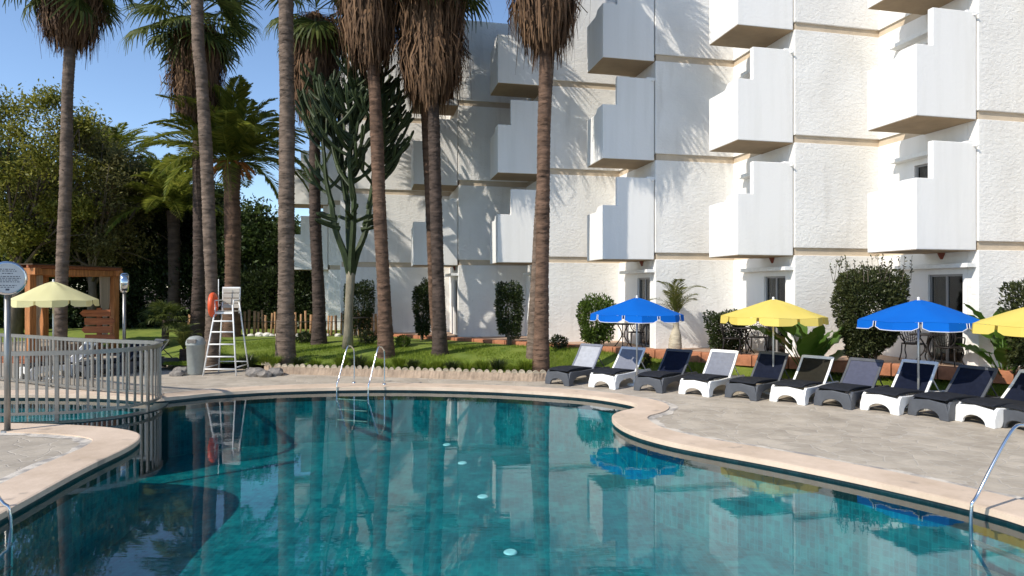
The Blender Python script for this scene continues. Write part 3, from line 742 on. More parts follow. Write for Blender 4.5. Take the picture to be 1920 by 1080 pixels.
def date_palm(label, loc, hz, r0, nfr, sc, bark='bark_brown', fruit=False, matl='date_green'):
    root = empty('date_palm', loc); tag(root, label, 'palm tree', 'feathery date palms behind the pool')
    link('trunk', trunk_mesh([(0, 0, -.05), (.05, 0, hz*.5), (0, 0, hz)], [(0, r0*1.2), (.1, r0), (.85, r0*.95), (1, r0*1.08)], .11, 16, .09), bark, root, True)
    for i in range(nfr):
        u_ = (i+.5)/nfr; el = R(82-96*u_**.9)+random.uniform(-.08, .08); az = i*2.39996+random.uniform(-.2, .2)
        e = (Matrix.Rotation(az, 3, 'Z') @ Matrix.Rotation(-el, 3, 'Y') @ Matrix.Rotation(random.uniform(-.4, .4), 3, 'X')).to_euler()
        o = link('frond', random.choice(DATE), matl, root, loc=(.25*r0*math.cos(az), .25*r0*math.sin(az), hz+.1), rot=e)
        k = sc*random.uniform(.85, 1.1); o.scale = (k, k, k)
    if fruit:
        fm = MB()
        for i in range(60):
            a = random.uniform(0, 6.28); r = random.uniform(.35, 1.0); p = Vector((r0*.6*math.cos(a), r0*.6*math.sin(a), hz+.1))
            q = p+Vector((r*.8*math.cos(a), r*.8*math.sin(a), -random.uniform(.1, .7))); fm.tube([p, (p+q)/2+Vector((0, 0, .15)), q], [.012, .02, .03], 4)
        part('fruit_stalks', fm, 'orange_wood', root)
    return root
# broad trees
def tree(name, label, loc, h, rx, ry, rz, n, size, mat, group, tr=.22, open_=.28, limbs=9, trunkmat='bark_tree', clumps=34, cl=.28):
    root = empty(name, loc); tag(root, label, 'tree', group)
    tm_ = MB(); tm_.tube([(0, 0, -.1), (.1, 0, h*.3), (-.05, .1, h*.62)], [tr*1.4, tr, tr*.7], 9)
    part('trunk', tm_, trunkmat, root, True)
    cd = nv(clumps); cr = rng.uniform(.45, 1.0, clumps)**.6; cc = cd*cr[:, None]*np.array([rx, ry, rz])*(1-cl*.6); cc[:, 2] += h
    lm = MB()
    for i in range(limbs):
        c = cc[i*max(1, clumps//limbs) % clumps]; s_ = Vector((0, .05, h*random.uniform(.3, .62)))
        e = Vector(c); md = (s_+e)/2+Vector((random.uniform(-.3, .3), random.uniform(-.3, .3), random.uniform(-.2, .4)))
        lm.tube([s_, md, e], [tr*.45, tr*.28, tr*.07], 6)
        for q in range(3):
            e2 = e+Vector(nv(1)[0])*rx*.3; lm.tube([md, (md+e2)/2+Vector((0, 0, .15)), e2], [tr*.2, tr*.12, .012], 5)
    part('limbs', lm, trunkmat, root, True)
    idx = rng.integers(0, clumps, n); P = cc[idx]+rng.normal(0, 1, (n, 3))*np.array([rx, ry, rz*.75])*cl*rng.uniform(.5, 1.1, clumps)[idx][:, None]*.62
    D = nv(n); D[:, 2] -= .15
    v, f = leafcards(P, D, size*rng.uniform(.6, 1.4, n), .42)
    link('crown', arrays('crown', v, f), mat, root)
    return root

# ------------------------------------------------------------------ fan palms
fan_palm('slim fan palm rising behind the cream parasol and the cabana', 20, 112, [(116, 560), (122, 350), (127, 180), (131, 80)], 12.3, 9.85, .95, r0=.26, r1=.2, bark='bark_grey', nsk=700, zbase=0)
fan_palm('leaning fan palm whose brown trunk rises right behind the lifeguard chair', 18.9, 398, [(396, 560), (394, 450), (388, 300), (380, 150), (370, 0)], 20.5, 16.5, .6, r0=.25, r1=.21, bark='bark_grey')
fan_palm('shorter fan palm with low green crown and hanging skirt behind the grey bin', 24.5, 366, [(370, 600), (375, 480), (374, 380), (371, 240), (368, 150)], 12.7, 8.5, 1.08, r0=.36, r1=.25, bark='bark_dark', nfr=38, nsk=900, scale=1.2)
fan_palm('straight fan palm with pale swollen base beside the bamboo stakes', 18.9, 535, [(537, 560), (538, 400), (538, 200), (537, 0)], 21.0, 17.0, .6, r0=.33, r1=.23, bark='bark_grey', flare=1.3)
fan_palm('fan palm with long brown skirt half hidden behind the candelabra cactus', 22, 598, [(597, 560), (591, 400), (590, 230), (592, 100)], 11.9, 7.9, .95, r0=.30, r1=.2, bark='bark_dark', nfr=32, nsk=1000)
fan_palm('fan palm with ringed trunk curving up in front of the cactus crown', 19.5, 724, [(719, 540), (712, 400), (704, 200), (692, 0)], 17.5, 9.0, 1.0, r0=.29, r1=.21, bark='bark_brown', nsk=1300)
fan_palm('dark fan palm with the thickest bushy skirt, front one of two close together', 19.7, 825, [(823, 560), (818, 400), (814, 250), (810, 60)], 12.2, 7.95, 1.1, r0=.28, r1=.21, bark='bark_dark', nsk=1300, nfr=32)
fan_palm('thin reddish fan palm close behind the palm with the thickest skirt', 21.6, 822, [(812, 560), (806, 400), (798, 250), (790, 60)], 16.5, 8.3, .9, r0=.2, r1=.15, bark='bark_brown', nsk=800)
fan_palm('stout fan palm at the end of the stone edging beside the first lounger', 17.05, 1014, [(1016, 560), (1018, 400), (1020, 250), (1022, 100)], 13.4, 8.5, 1.0, r0=.27, r1=.19, bark='bark_brown', nsk=1250, flare=1.25)
fan_palm('fan palm standing directly behind the stout palm by the edging', 18.9, 1001, [(1004, 560), (1014, 380), (1024, 200), (1032, 40)], 17.0, 11.5, .9, r0=.25, r1=.16, bark='bark_grey', nsk=800)

# ------------------------------------------------------------------ candelabra cactus
cx, cd_ = px(652, 21.0), 21.0
cac = empty('candelabra_cactus', (cx, cd_, lawn_z(cx, cd_)-.03)); tag(cac, 'tall dark green candelabra cactus with many upright arms against the white wall', 'cactus')
ct = MB()
ct.tube([(0, 0, 0), (.02, 0, .6), (.05, 0, 1.6), (.1, 0, 2.4), (.1, 0, 2.75)], [.20, .15, .135, .15, .10], 12)
part('trunk', ct, 'bark_cactus', cac, True)
LIMB = []
for j in range(4):
    aj = .35+j*math.pi/2; e = Vector((.1+.62*math.cos(aj), .45*math.sin(aj), 4.7+.2*(j % 2))); LIMB.append(e)
    part('limb', MB().tube(catmull([Vector((.1, 0, 2.3)), Vector((.1+.2*math.cos(aj), .15*math.sin(aj), 3.1)), Vector((.1+.5*math.cos(aj), .36*math.sin(aj), 3.9)), e], 4, False), [.13-.045*i/12 for i in range(13)], 10, True, .22), 'cactus_green', cac)
CC, CR = Vector((.12, 0, 6.95)), Vector((2.0, 1.75, 2.6))
def inside(p): q = p-CC; return (q.x/CR.x)**2+(q.y/CR.y)**2+(q.z/CR.z)**2 < 1
def grow(p, dd, L, r, upb):
    pts = [Vector(p)]; st_ = .16; dd = dd.normalized()
    while (len(pts)-1)*st_ < L:
        dd = (dd*(1-upb)+Vector((0, 0, 1))*upb+Vector((random.uniform(-.07, .07), random.uniform(-.07, .07), 0))).normalized(); q = pts[-1]+dd*st_
        if q.z > 4.2 and not inside(q) and len(pts) > 4: break
        pts.append(q)
    return pts
def armtube(mb, pts, r):
    n = len(pts); e = pts[-1]+(pts[-1]-pts[-2])*.45
    mb.tube(pts+[e], [r*1.35]+[r*(1+.45*max(0, 1-i/9)*(n > 18)-.12*i/n)*(1+.07*math.sin(i*1.9)) for i in range(1, n)]+[r*.35], 10, True, .34)
arms = 22
for i in range(arms):
    a = i*2.39996+random.uniform(-.2, .2); lo = (i+.5)/arms
    low = lo > .38
    d0 = Vector((math.cos(a), math.sin(a)*.85, .12 if low else .9+2.2*(1-lo))); lj = min(LIMB, key=lambda e: (e.x-.1-.6*math.cos(a))**2+(e.y-.45*math.sin(a))**2); tt = .55+.4*(1-lo) if low else .95; st0 = Vector((.1, 0, 2.9)).lerp(lj, tt)
    am = MB(); P1 = grow(st0, d0, 5.6, .08, .055 if low else .07); armtube(am, P1, .07)
    for k in range(3, len(P1)-1, 1):
        if P1[k].z > 4.6 and random.random() < .32+.5*k/len(P1):
            b = a+random.uniform(-2.2, 2.2); P2 = grow(P1[k], Vector((math.cos(b), math.sin(b), random.uniform(.1, .7))), random.uniform(.9, 2.1), .06, .13)
            if len(P2) < 4: continue
            armtube(am, P2, .056)
            for q in range(2, len(P2)-1, 2):
                if random.random() < .5:
                    c = b+random.uniform(-2, 2); P3 = grow(P2[q], Vector((math.cos(c), math.sin(c), random.uniform(.2, .8))), random.uniform(.45, 1.1), .05, .16)
                    if len(P3) > 3: armtube(am, P3, .05)
    part('arm', am, 'cactus_green', cac, False)

# ------------------------------------------------------------------ date palms and trees behind
date_palm('date palm with bright arching fronds and orange fruit beside the leaning palm', (px(434, 25), 25, .5), 6.75, .31, 64, 1.16, fruit=True)
date_palm('dark date palm rising behind the olive coloured tree', (px(205, 33), 33, .2), 8.2, .35, 46, 1.05, matl='tree_mid')
date_palm('date palm with drooping fronds between the dark trees and the skirted palm', (px(325, 30.5), 30.5, .2), 5.9, .28, 44, 1.05, bark='bark_dark')
TG = 'broad leaved trees behind the cabana'
tree('feathery_tree', 'yellow green feathery tree towering over the cabana', (px(30, 28), 28, .2), 7.6, 4.0, 3.2, 4.3, 34000, .16, 'tree_yellow', TG, .2, limbs=16, clumps=70, cl=.2)
tree('feathery_tree', 'sparse olive brown tree with bare twigs behind the slim palm', (px(170, 29.5), 29.5, .2), 6.3, 3.3, 2.6, 3.6, 25000, .15, 'tree_olive', TG, .18, limbs=18, clumps=64, cl=.2)
tree('leafy_tree', 'dark green tree low beside the feathery tree trunk', (px(25, 30), 30, .2), 3.6, 3.4, 2.6, 2.6, 20000, .2, 'tree_mid', TG, .2)
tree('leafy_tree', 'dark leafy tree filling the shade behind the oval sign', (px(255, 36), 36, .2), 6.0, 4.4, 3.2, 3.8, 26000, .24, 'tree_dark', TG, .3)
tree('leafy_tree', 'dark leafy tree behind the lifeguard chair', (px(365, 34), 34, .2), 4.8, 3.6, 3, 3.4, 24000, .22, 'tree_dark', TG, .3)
tree('leafy_tree', 'glossy green tree between the date palm and the straight palm', (px(475, 32), 32, .2), 4.2, 2.6, 2.4, 2.6, 18000, .22, 'tree_mid', TG, .25)
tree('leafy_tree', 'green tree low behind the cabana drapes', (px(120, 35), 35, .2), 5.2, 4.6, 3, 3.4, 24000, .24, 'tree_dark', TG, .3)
tree('leafy_tree', 'broad green tree at the far side of the feathery tree', (px(-60, 33), 33, .2), 6.5, 5, 3.5, 4.5, 26000, .24, 'tree_mid', TG, .35)
tree('leafy_tree', 'green tree far behind the date palm', (px(300, 44), 44, .2), 5.8, 5.5, 4, 4, 24000, .28, 'tree_mid', TG, .35)
tree('leafy_tree', 'dense low tree beyond the bamboo stakes', (px(575, 39), 39, .2), 3.4, 4.2, 3, 3.0, 20000, .24, 'tree_dark', TG, .25)
HG = 'hedges closing the garden'
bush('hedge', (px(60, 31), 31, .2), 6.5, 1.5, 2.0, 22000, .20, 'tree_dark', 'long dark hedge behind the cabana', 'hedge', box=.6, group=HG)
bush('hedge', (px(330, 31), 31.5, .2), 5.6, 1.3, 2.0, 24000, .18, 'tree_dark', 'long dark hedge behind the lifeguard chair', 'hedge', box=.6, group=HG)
bush('hedge', (px(520, 30.5), 30.5, .2), 2.6, 1.2, 1.7, 14000, .17, 'bush_dark', 'shaded hedge behind the bamboo stakes', 'hedge', box=.5, group=HG)
bush('hedge', (px(-300, 30), 30, .2), 7, 1.5, 2.4, 18000, .22, 'tree_dark', 'hedge running on past the feathery tree', 'hedge', box=.6, group=HG)

# ------------------------------------------------------------------ bushes at the hotel
BG = 'clipped bushes on the hotel terraces'
def lb(x, d, z=None): X = px(x, d); return (X, d, TZ-.02 if z is None else z)
bush('clipped_bush', lb(1632, 15.2), 1.02, .75, 1.16, 22000, .08, 'bush_olive', 'biggest clipped bush, narrowing to its foot, beside the deep blue parasol', box=.45, group=BG, taper=.34, sprigs=26)
bush('clipped_bush', lb(1362, 17.9), .62, .5, .62, 5000, .085, 'bush_dark', 'square dark bush behind the yellow parasol', box=.6, group=BG, taper=.15)
bush('clipped_bush', lb(1118, 19.6), .68, .55, .83, 6000, .09, 'bush_bright', 'bright green rounded bush behind the blue parasol', box=.4, group=BG, taper=.28)
bush('clipped_bush', lb(955, 21.3), .56, .5, 1.06, 6000, .09, 'bush_dark', 'upright dark bush left of the stout palm', box=.45, group=BG, taper=.3)
bush('clipped_bush', lb(792, 22.9), .36, .45, 1.12, 5000, .09, 'bush_dark', 'narrow dark bush half behind the thick skirted palm', box=.4, group=BG, taper=.25)
bush('clipped_bush', lb(672, 24.4), .68, .5, 1.15, 6500, .09, 'bush_dark', 'dark bush behind the foot of the cactus', box=.4, group=BG, taper=.15)
bush('clipped_bush', lb(1935, 12.9), .55, .5, 1.05, 5000, .085, 'bush_olive', 'clipped bush at the foot of the last wall bay', box=.4, group=BG, taper=.3)

# low shrubs on the lawn
for i, (x, d, r, mt, lab) in enumerate(((757, 21.0, .26, 'bush_bright', 'small bright shrub beside the ringed palm'), (570, 22.3, .3, 'bush_dark', 'small dark shrub between two palm trunks'),
        (1048, 19.8, .3, 'bush_dark', 'low dark shrub between stout palm and bright bush'), (690, 21.6, .33, 'bush_olive', 'low olive shrub beside the cactus foot'), (1203, 17.9, .28, 'bush_olive', 'thin pale shrub behind the blue parasol pole'))):
    X = px(x, d); bush('low_shrub', (X, d, lawn_z(X, d)-.02), r, r, r*.75, 900, .07, mt, lab, 'shrub', group='low shrubs on the lawn')
# ornamental grass tufts along the edging
def tuft(n, h, r):
    th = rng.uniform(0, 6.28, n); rr = r*np.sqrt(rng.random(n)); b = np.stack([rr*.4*np.cos(th), rr*.4*np.sin(th), np.zeros(n)], 1)
    hh = h*rng.uniform(.6, 1.1, n); m_ = b+np.stack([rr*.7*np.cos(th), rr*.7*np.sin(th), hh*.75], 1); t_ = b+np.stack([rr*1.6*np.cos(th), rr*1.6*np.sin(th), hh*rng.uniform(.7, 1.1, n)], 1)
    s_ = np.stack([-np.sin(th), np.cos(th), np.zeros(n)], 1)*.007
    v = np.stack([b-s_, b+s_, m_+s_, m_-s_, t_], 1).reshape(-1, 3); i = np.arange(n)*5
    f = np.concatenate([np.stack([i, i+1, i+2], 1), np.stack([i, i+2, i+3], 1), np.stack([i+3, i+2, i+4], 1)]); return arrays('tuft', v, f)
TU = [tuft(260, .40, .26), tuft(240, .34, .28), tuft(280, .46, .25)]
for i, x in enumerate((465, 500, 515, 560, 590, 640, 672, 700, 748, 775, 800, 822, 848, 875, 905, 935, 962, 985)):
    d = edge_y(px(x, 17.8))+random.uniform(.25, .5); X = px(x, d)
    o = link('grass_tuft', TU[i % 3], 'bush_dark' if i == 0 else 'grass', loc=(X, d, lawn_z(X, d)-.01), rot=(0, 0, random.uniform(0, 6)))
    k = random.uniform(.75, 1.05)*(1.2 if i == 0 else 1); o.scale = (k, k, k)
    tag(o, 'dark grass tuft beside the lifeguard chair' if i == 0 else 'ornamental grass tuft growing along the stone edging', 'grass tuft', 'grass tufts along the edging')
# rocks beside the chair
for i, (x, y, s_) in enumerate(((478, 697, .22), (497, 699, .16), (515, 696, .2), (470, 690, .14), (340, 694, .2), (332, 697, .16))):
    d = HC*F/(y-542+8); X = px(x, d); bm = bmesh.new(); bmesh.ops.create_icosphere(bm, subdivisions=2, radius=s_)
    for v in bm.verts: v.co = Vector((v.co.x*1.3, v.co.y, v.co.z*.75))*random.uniform(.82, 1.12)
    me = bpy.data.meshes.new('rock'); bm.to_mesh(me); bm.free()
    o = link('rock', me, 'rock', loc=(X, d, s_*.4)); tag(o, 'rough grey rock at the end of the stone edging' if i < 4 else 'rough grey rock beside the bin and the cycad', 'rock', 'rocks by the lifeguard chair' if i < 4 else 'rocks by the bin')

# young palm with pale trunk
X, d = px(1266, 18.3), 18.3
yp = empty('young_palm', (X, d, lawn_z(X, d)-.02)); tag(yp, 'young palm with pale bulbous trunk and arching fronds in front of the wall', 'palm tree')
link('trunk', trunk_mesh([(0, 0, 0), (.0, 0, .4), (.02, 0, .75), (.02, 0, 1.15)], [(0, .17), (.25, .19), (.5, .16), (.7, .09), (1, .06)], .06, 14, .05), 'bark_pale', yp, True)
YF = [date_frond(1.35, .55, 30, .30, .013, .7), date_frond(1.45, .85, 30, .32, .013, .8)]
for i in range(13):
    u_ = i/12; el = R(72-62*u_); az = i*2.39996
    e = (Matrix.Rotation(az, 3, 'Z') @ Matrix.Rotation(-el, 3, 'Y')).to_euler(); o = link('frond', YF[i % 2], 'young_frond', yp, loc=(.02, 0, 1.12), rot=e); k = random.uniform(.8, 1.05); o.scale = (k, k, k)
# cycad and small fan palm at the lawn corner
X, d = px(345, 19.6), 19.6
cy_ = empty('cycad', (X, d, lawn_z(X, d)-.02)); tag(cy_, 'small cycad with arching fronds beside the grey bin', 'plant')
link('stem', trunk_mesh([(0, 0, 0), (0, 0, .2), (0, 0, .38)], [(0, .14), (1, .12)], .05, 12, .09), 'bark_dark', cy_, True)
for i in range(16):
    e = (Matrix.Rotation(i*2.4, 3, 'Z') @ Matrix.Rotation(-R(75-60*i/15), 3, 'Y')).to_euler(); o = link('frond', YF[i % 2], 'date_green', cy_, loc=(0, 0, .36), rot=e); k = random.uniform(.6, .78); o.scale = (k, k, k)
X, d = px(310, 24), 24
sp_ = empty('dwarf_fan_palm', (X, d, lawn_z(X, d)-.02)); tag(sp_, 'pale dwarf fan palm lit up before the dark hedge', 'plant')
link('stem', trunk_mesh([(0, 0, 0), (0, 0, .5), (0, 0, 1.0)], [(0, .13), (1, .11)], .06, 12, .09), 'bark_dark', sp_, True)
for i in range(20):
    e = (Matrix.Rotation(i*2.4, 3, 'Z') @ Matrix.Rotation(-R(80-85*i/19), 3, 'Y')).to_euler(); o = link('frond', FANS[i % 4], 'young_frond', sp_, loc=(0, 0, 1.0), rot=e); k = random.uniform(.4, .52); o.scale = (k, k, k)

# paddle leaved plants
def paddle(L, W, bend):
    n = 12; vs_ = []; fs_ = []
    for i in range(n+1):
        t = i/n; w = W*math.sin(math.pi*(t**.8))**.75*(1 if t < 1 else 0)+.004; x = L*(t-.1*bend*t*t); z = -bend*L*t*t*.5
        fo = .22*w; wob = .02*math.sin(i*2.2)
        vs_ += [(x, -w, z+fo+wob), (x, 0, z), (x, w, z+fo-wob)]
    for i in range(n):
        for k in range(2): fs_.append((i*3+k, i*3+k+1, (i+1)*3+k+1, (i+1)*3+k))
    return arrays('leaf', np.array(vs_), np.array(fs_))
PD = [paddle(.75, .17, .25), paddle(.85, .2, .5), paddle(.65, .16, .15)]
def paddle_plant(label, loc, n, sc, seed):
    random.seed(seed)
    root = empty('paddle_leaf_plant', loc); tag(root, label, 'plant', 'paddle leaved plants by the hotel')
    for i in range(n):
        az = i*2.39996+random.uniform(-.3, .3); el = R(random.uniform(48, 86)); h = random.uniform(.35, .95)*sc
        d0 = Vector((math.cos(az)*math.cos(el), math.sin(az)*math.cos(el), math.sin(el))); p = d0*h
        part('stalk', MB().tube([(0, 0, 0), tuple(p*.5), tuple(p)], [.022, .017, .012], 6), 'paddle_green', root, True)
        e = (Matrix.Rotation(az, 3, 'Z') @ Matrix.Rotation(-(el-R(random.uniform(5, 35))), 3, 'Y') @ Matrix.Rotation(random.uniform(-.6, .6), 3, 'X')).to_euler()
        o = link('leaf', random.choice(PD), 'paddle_green', root, True, loc=p, rot=e); k = sc*random.uniform(.85, 1.15); o.scale = (k, k, k)
def on_lawn(x, d): X = px(x, d); return (X, d, lawn_z(X, d)-.02)
paddle_plant('paddle leaved plant behind the yellow parasol', on_lawn(1518, 15.55), 16, 1.3, 3)
paddle_plant('paddle leaved plant beside the last wall bay', on_lawn(1885, 13.75), 16, 1.15, 5)
random.seed(21)

# ------------------------------------------------------------------ sun loungers
def arc(x0, x1, z0, z1, n=8):
    return [(x0+(x1-x0)*(1-math.cos(math.pi*i/n))/2, z0+(z1-z0)*math.sin(math.pi*i/n)**.7) for i in range(n+1)]
def make_lounger(frame, sling, cush, backmat, rec=47):
    # local: front end at x=0, head end towards +x, centred on y
    root = empty('sun_lounger'); W = .34
    side = [(-.03, 0), (-.01, .14), (.04, .30), (.10, .345), (.55, .33), (1.15, .34), (1.80, .33), (1.86, .28), (1.90, 0), (1.76, 0)]
    side += arc(1.74, 1.22, .02, .22)+[(1.18, 0), (1.00, 0)]+arc(.97, .17, .03, .21)+[(.13, 0)]
    for s_ in (-1, 1):
        m_ = MB().prism(side, s_*W-.028, s_*W+.028, 'xz'); part('side_frame', m_, frame, root, False, .01)
    # front end panel with an arched opening and a small centre drip
    fp = [(-W-.04, 0), (-W-.03, .15), (-W+.02, .31), (0, .345), (W-.02, .31), (W+.03, .15), (W+.04, 0), (W-.12, 0)]
    ar = [( (W-.13)*math.cos(math.pi*i/10), .02+.15*math.sin(math.pi*i/10)) for i in range(11)]
    fp += ar+[(-W+.12, 0)]
    T = Matrix.Identity(4)
    part('front_panel', MB().prism(fp, -.025, .035, 'yz'), frame, root, False, .012)
    part('cross_bar', MB().box(1.08, 1.14, -W, W, .25, .31), frame, root)
    part('cross_bar', MB().box(1.78, 1.84, -W, W, .22, .29), frame, root)
    # seat sling and a flat pad with rounded front
    n = 14; cs = []
    for i in range(n+1):
        t = i/n; cs.append((.03+1.10*t, .352+.022*math.sin(t*math.pi*1.2)-.02*t))
    top = [(x, z+.045) for x, z in cs]; top[0] = (.0, .365); top[1] = (top[1][0], top[1][1]-.004)
    pad = MB().prism(cs+top[::-1], -W+.035, W-.035, 'xz'); part('seat_pad', pad, cush, root, False, .012)
    # backrest: two rails, a top bar and the sling between
    bx, bz, ang, Lb = 1.10, .36, R(rec), .70
    ca, sa = math.cos(ang), math.sin(ang)
    def bp(t, o): return (bx+ca*t-sa*o, bz+sa*t+ca*o)
    fr = MB()
    for s_ in (-1, 1):
        pts = [bp(-.05, 0), bp(Lb*.5, -.015), bp(Lb, 0)]
        prof = [bp(-.05, -.02), bp(Lb*.5, -.035), bp(Lb, -.02), bp(Lb, .02), bp(Lb*.5, .005), bp(-.05, .02)]
        fr.prism(prof, s_*(W-.01)-.025, s_*(W-.01)+.025, 'xz')
    fr.prism([bp(Lb-.07, -.022), bp(Lb+.005, -.022), bp(Lb+.005, .024), bp(Lb-.07, .024)], -W+.02, W-.02, 'xz')
    b = part('backrest_frame', fr, frame, root, False, .008)
    prof = [bp(0, -.004), bp(Lb*.5, -.022), bp(Lb-.06, -.004), bp(Lb-.06, .006), bp(Lb*.5, -.010), bp(0, .008)]
    part('back_sling', MB().prism(prof, -W+.035, W-.035, 'xz'), backmat, root)
    for s_ in (-1, 1): part('prop', MB().tube([(bp(Lb*.55, -.03)[0], s_*(W-.06), bp(Lb*.55, -.03)[1]), (1.70, s_*(W-.06), .31)], .014, 6), frame, root)
    return root
LW = make_lounger('white_resin', 'cushion', 'cushion', 'navy_sling')
LD = make_lounger('grey_resin', 'cushion', 'cushion', 'navy_sling')
LVAR = {0: (LW, make_lounger('white_resin', 'cushion', 'cushion', 'navy_sling', 52)), 1: (LD, make_lounger('grey_resin', 'cushion', 'cushion', 'navy_sling', 53))}
LP = [(1045, 722, 1), (1129, 728, 0), (1219, 735, 1), (1300, 742, 0), (1391, 748, 1), (1480, 757, 0), (1560, 763, 1), (1650, 774, 0), (1744, 783, 1), (1832, 797, 0), (1908, 808, 1), (1990, 822, 0)]
pos = []
for x, y, dk in LP:
    d = HC*F/(y-542); pos.append(Vector((px(x, d), d)))
sm = [pos[0]]+[(pos[i-1]+2*pos[i]+pos[i+1])/4 for i in range(1, len(pos)-1)]+[pos[-1]]
ORD = ['first', 'second', 'third', 'fourth', 'fifth', 'sixth', 'seventh', 'eighth', 'ninth', 'tenth', 'eleventh', 'twelfth']
bm_of = {0: 'sunlit_sling', 1: 'grey_sling', 3: 'grey_sling', 5: 'brown_sling', 6: 'dusk_sling'}  # back colours per lounger; some put sun and shade into the cloth colour
used = set()
for i, (x, y, dk) in enumerate(LP):
    src = LVAR[dk][1 if i in (0, 3, 4, 7) else 0]
    o = src if src.name not in used else copy_tree(src)
    used.add(src.name)
    a_, b_ = sm[max(0, i-1)], sm[min(len(sm)-1, i+1)]; t = (b_-a_).normalized(); n_ = Vector((-t.y, t.x))
    if n_.y < 0: n_ = -n_
    p = sm[i]
    o.location = (p.x, p.y, .0); o.rotation_euler = (0, 0, math.atan2(n_.y, n_.x)-R(12+6*min(1, i/6))+random.uniform(-.075, .075))
    tag(o, ('dark grey' if dk else 'white framed')+' sun lounger, %s in the row counted from the stout palm' % ORD[i], 'sun lounger', 'sun loungers in the row along the pool')
    for ch in o.children:
        if ch.name.startswith('back_sling'):
            ch.data = ch.data.copy(); ch.data.materials.clear(); ch.data.materials.append(M[bm_of.get(i, 'navy_sling')])
        if ch.name.startswith('backrest_frame'):
            ch.data = ch.data.copy(); ch.data.materials.clear(); ch.data.materials.append(M['grey_sling' if i == 0 else ('grey_resin' if dk else 'white_resin')])
# loungers behind the fence
for (x, y, src, rot, lab) in ((45, 712, LW, -1.25, 'white framed sun lounger seen through the steel fence'), (150, 708, LD, -1.1, 'dark grey sun lounger seen through the steel fence'), (205, 702, LD, -1.0, 'dark grey sun lounger beside the stacked plank sign')):
    d = HC*F/(y-542); o = copy_tree(src); o.location = (px(x, d), d, 0); o.rotation_euler = (0, 0, R(90)+rot*.5)
    tag(o, lab, 'sun lounger', 'sun loungers behind the fence')

# ------------------------------------------------------------------ parasols
def make_parasol(cloth, piping, rim, top, rad):
    root = empty('parasol'); n = 8; val = .17
    zr = rim+val
    V = []; Fc = []; rows = 6; seg = 6
    def cp(a, t):
        k = math.cos(math.pi/n)/math.cos(((a+math.pi/n) % (2*math.pi/n))-math.pi/n)   # octagon
        sag = -.035*math.sin(math.pi*t)*(1-abs(((a+1e-9) % (2*math.pi/n))/(math.pi/n)-1))
        r = rad*t*(k if t > .01 else 1); z = top-(top-zr)*(t**1.32)+sag+.01*math.sin(5*a)
        return (r*math.cos(a), r*math.sin(a), z)
    N = n*seg
    m_ = MB(); vv = [cp(2*math.pi*j/N, .02+.98*i/rows) for i in range(rows+1) for j in range(N)]
    m_.add(vv, [(i*N+j, i*N+(j+1) % N, (i+1)*N+(j+1) % N, (i+1)*N+j) for i in range(rows) for j in range(N)])
    part('canopy', m_, cloth, root, True)
    for q in range(n):
        vm = MB(); pm_ = MB(); pts = []; low = []
        for j in range(seg+1):
            a = 2*math.pi*(q*seg+j)/N; t = j/seg; tt = min(max(t, .035), .965)
            a2 = 2*math.pi*(q+tt)/n; p = Vector(cp(a2, 1.0)); p.z -= .004
            cut = .35 if j in (0, seg) else 1
            lo = p*1.0; lo.z = zr-val*(1-.35*(abs(2*t-1)**6)); lo.x *= 1.012; lo.y *= 1.012
            pts.append(p); low.append(lo)
        vm.add(pts+low, [(j, j+1, seg+2+j, seg+1+j) for j in range(seg)])
        v_ = part('valance', vm, cloth, root, False)
        if piping:
            path = [pts[0]]+low+[pts[-1]]; pm_.tube([p*1.003 for p in path], .008, 4)
            part('piping', pm_, 'white_piping', v_)
    for q in range(n):
        a = 2*math.pi*q/n; p = Vector(cp(a, .98)); part('rib', MB().tube([(.03*math.cos(a), .03*math.sin(a), top-.06), (p.x*.5, p.y*.5, (top+p.z)/2-.05), (p.x, p.y, p.z-.02)], .008, 5), 'pole_alu', root)
    part('pole', MB().tube([(0, 0, .03), (0, 0, top+.02)], .021, 10), 'pole_alu', root, True)
    part('finial', MB().lathe([(0, top+.06), (.02, top+.055), (.026, top+.035), (.016, top+.015), (.04, top-.005)], 10), 'white_resin', root, True)
    part('base', MB().lathe([(0, .10), (.05, .10), (.06, .05), (.22, .045), (.25, .0), (0, 0)], 18), 'white_resin', root, True)
    return root
PB = make_parasol('blue_cloth', True, 1.60, 2.18, 1.15)
PY = make_parasol('yellow_cloth', False, 1.60, 2.16, 1.15)
PC = make_parasol('cream_cloth', False, 1.93, 2.60, 1.03)
def puts(o, x, d, rz, label): o.location = (px(x, d), d, 0); o.rotation_euler = (0, 0, rz); tag(o, label, 'parasol', 'parasols around the pool')
puts(PB, 1194, 16.0, .30, 'blue parasol with white piping between second and third lounger')
puts(PY, 1450, 14.75, .1, 'yellow parasol between the fifth and sixth lounger')
PB2 = copy_tree(PB); puts(PB2, 1722, 12.9, .25, 'blue parasol with white piping in front of the biggest bush')
PY2 = copy_tree(PY); puts(PY2, 1962, 11.3, .2, 'yellow parasol past the second blue one, beside the last wall bay')
puts(PC, 100, 17.2, .2, 'cream yellow parasol in front of the wooden cabana')

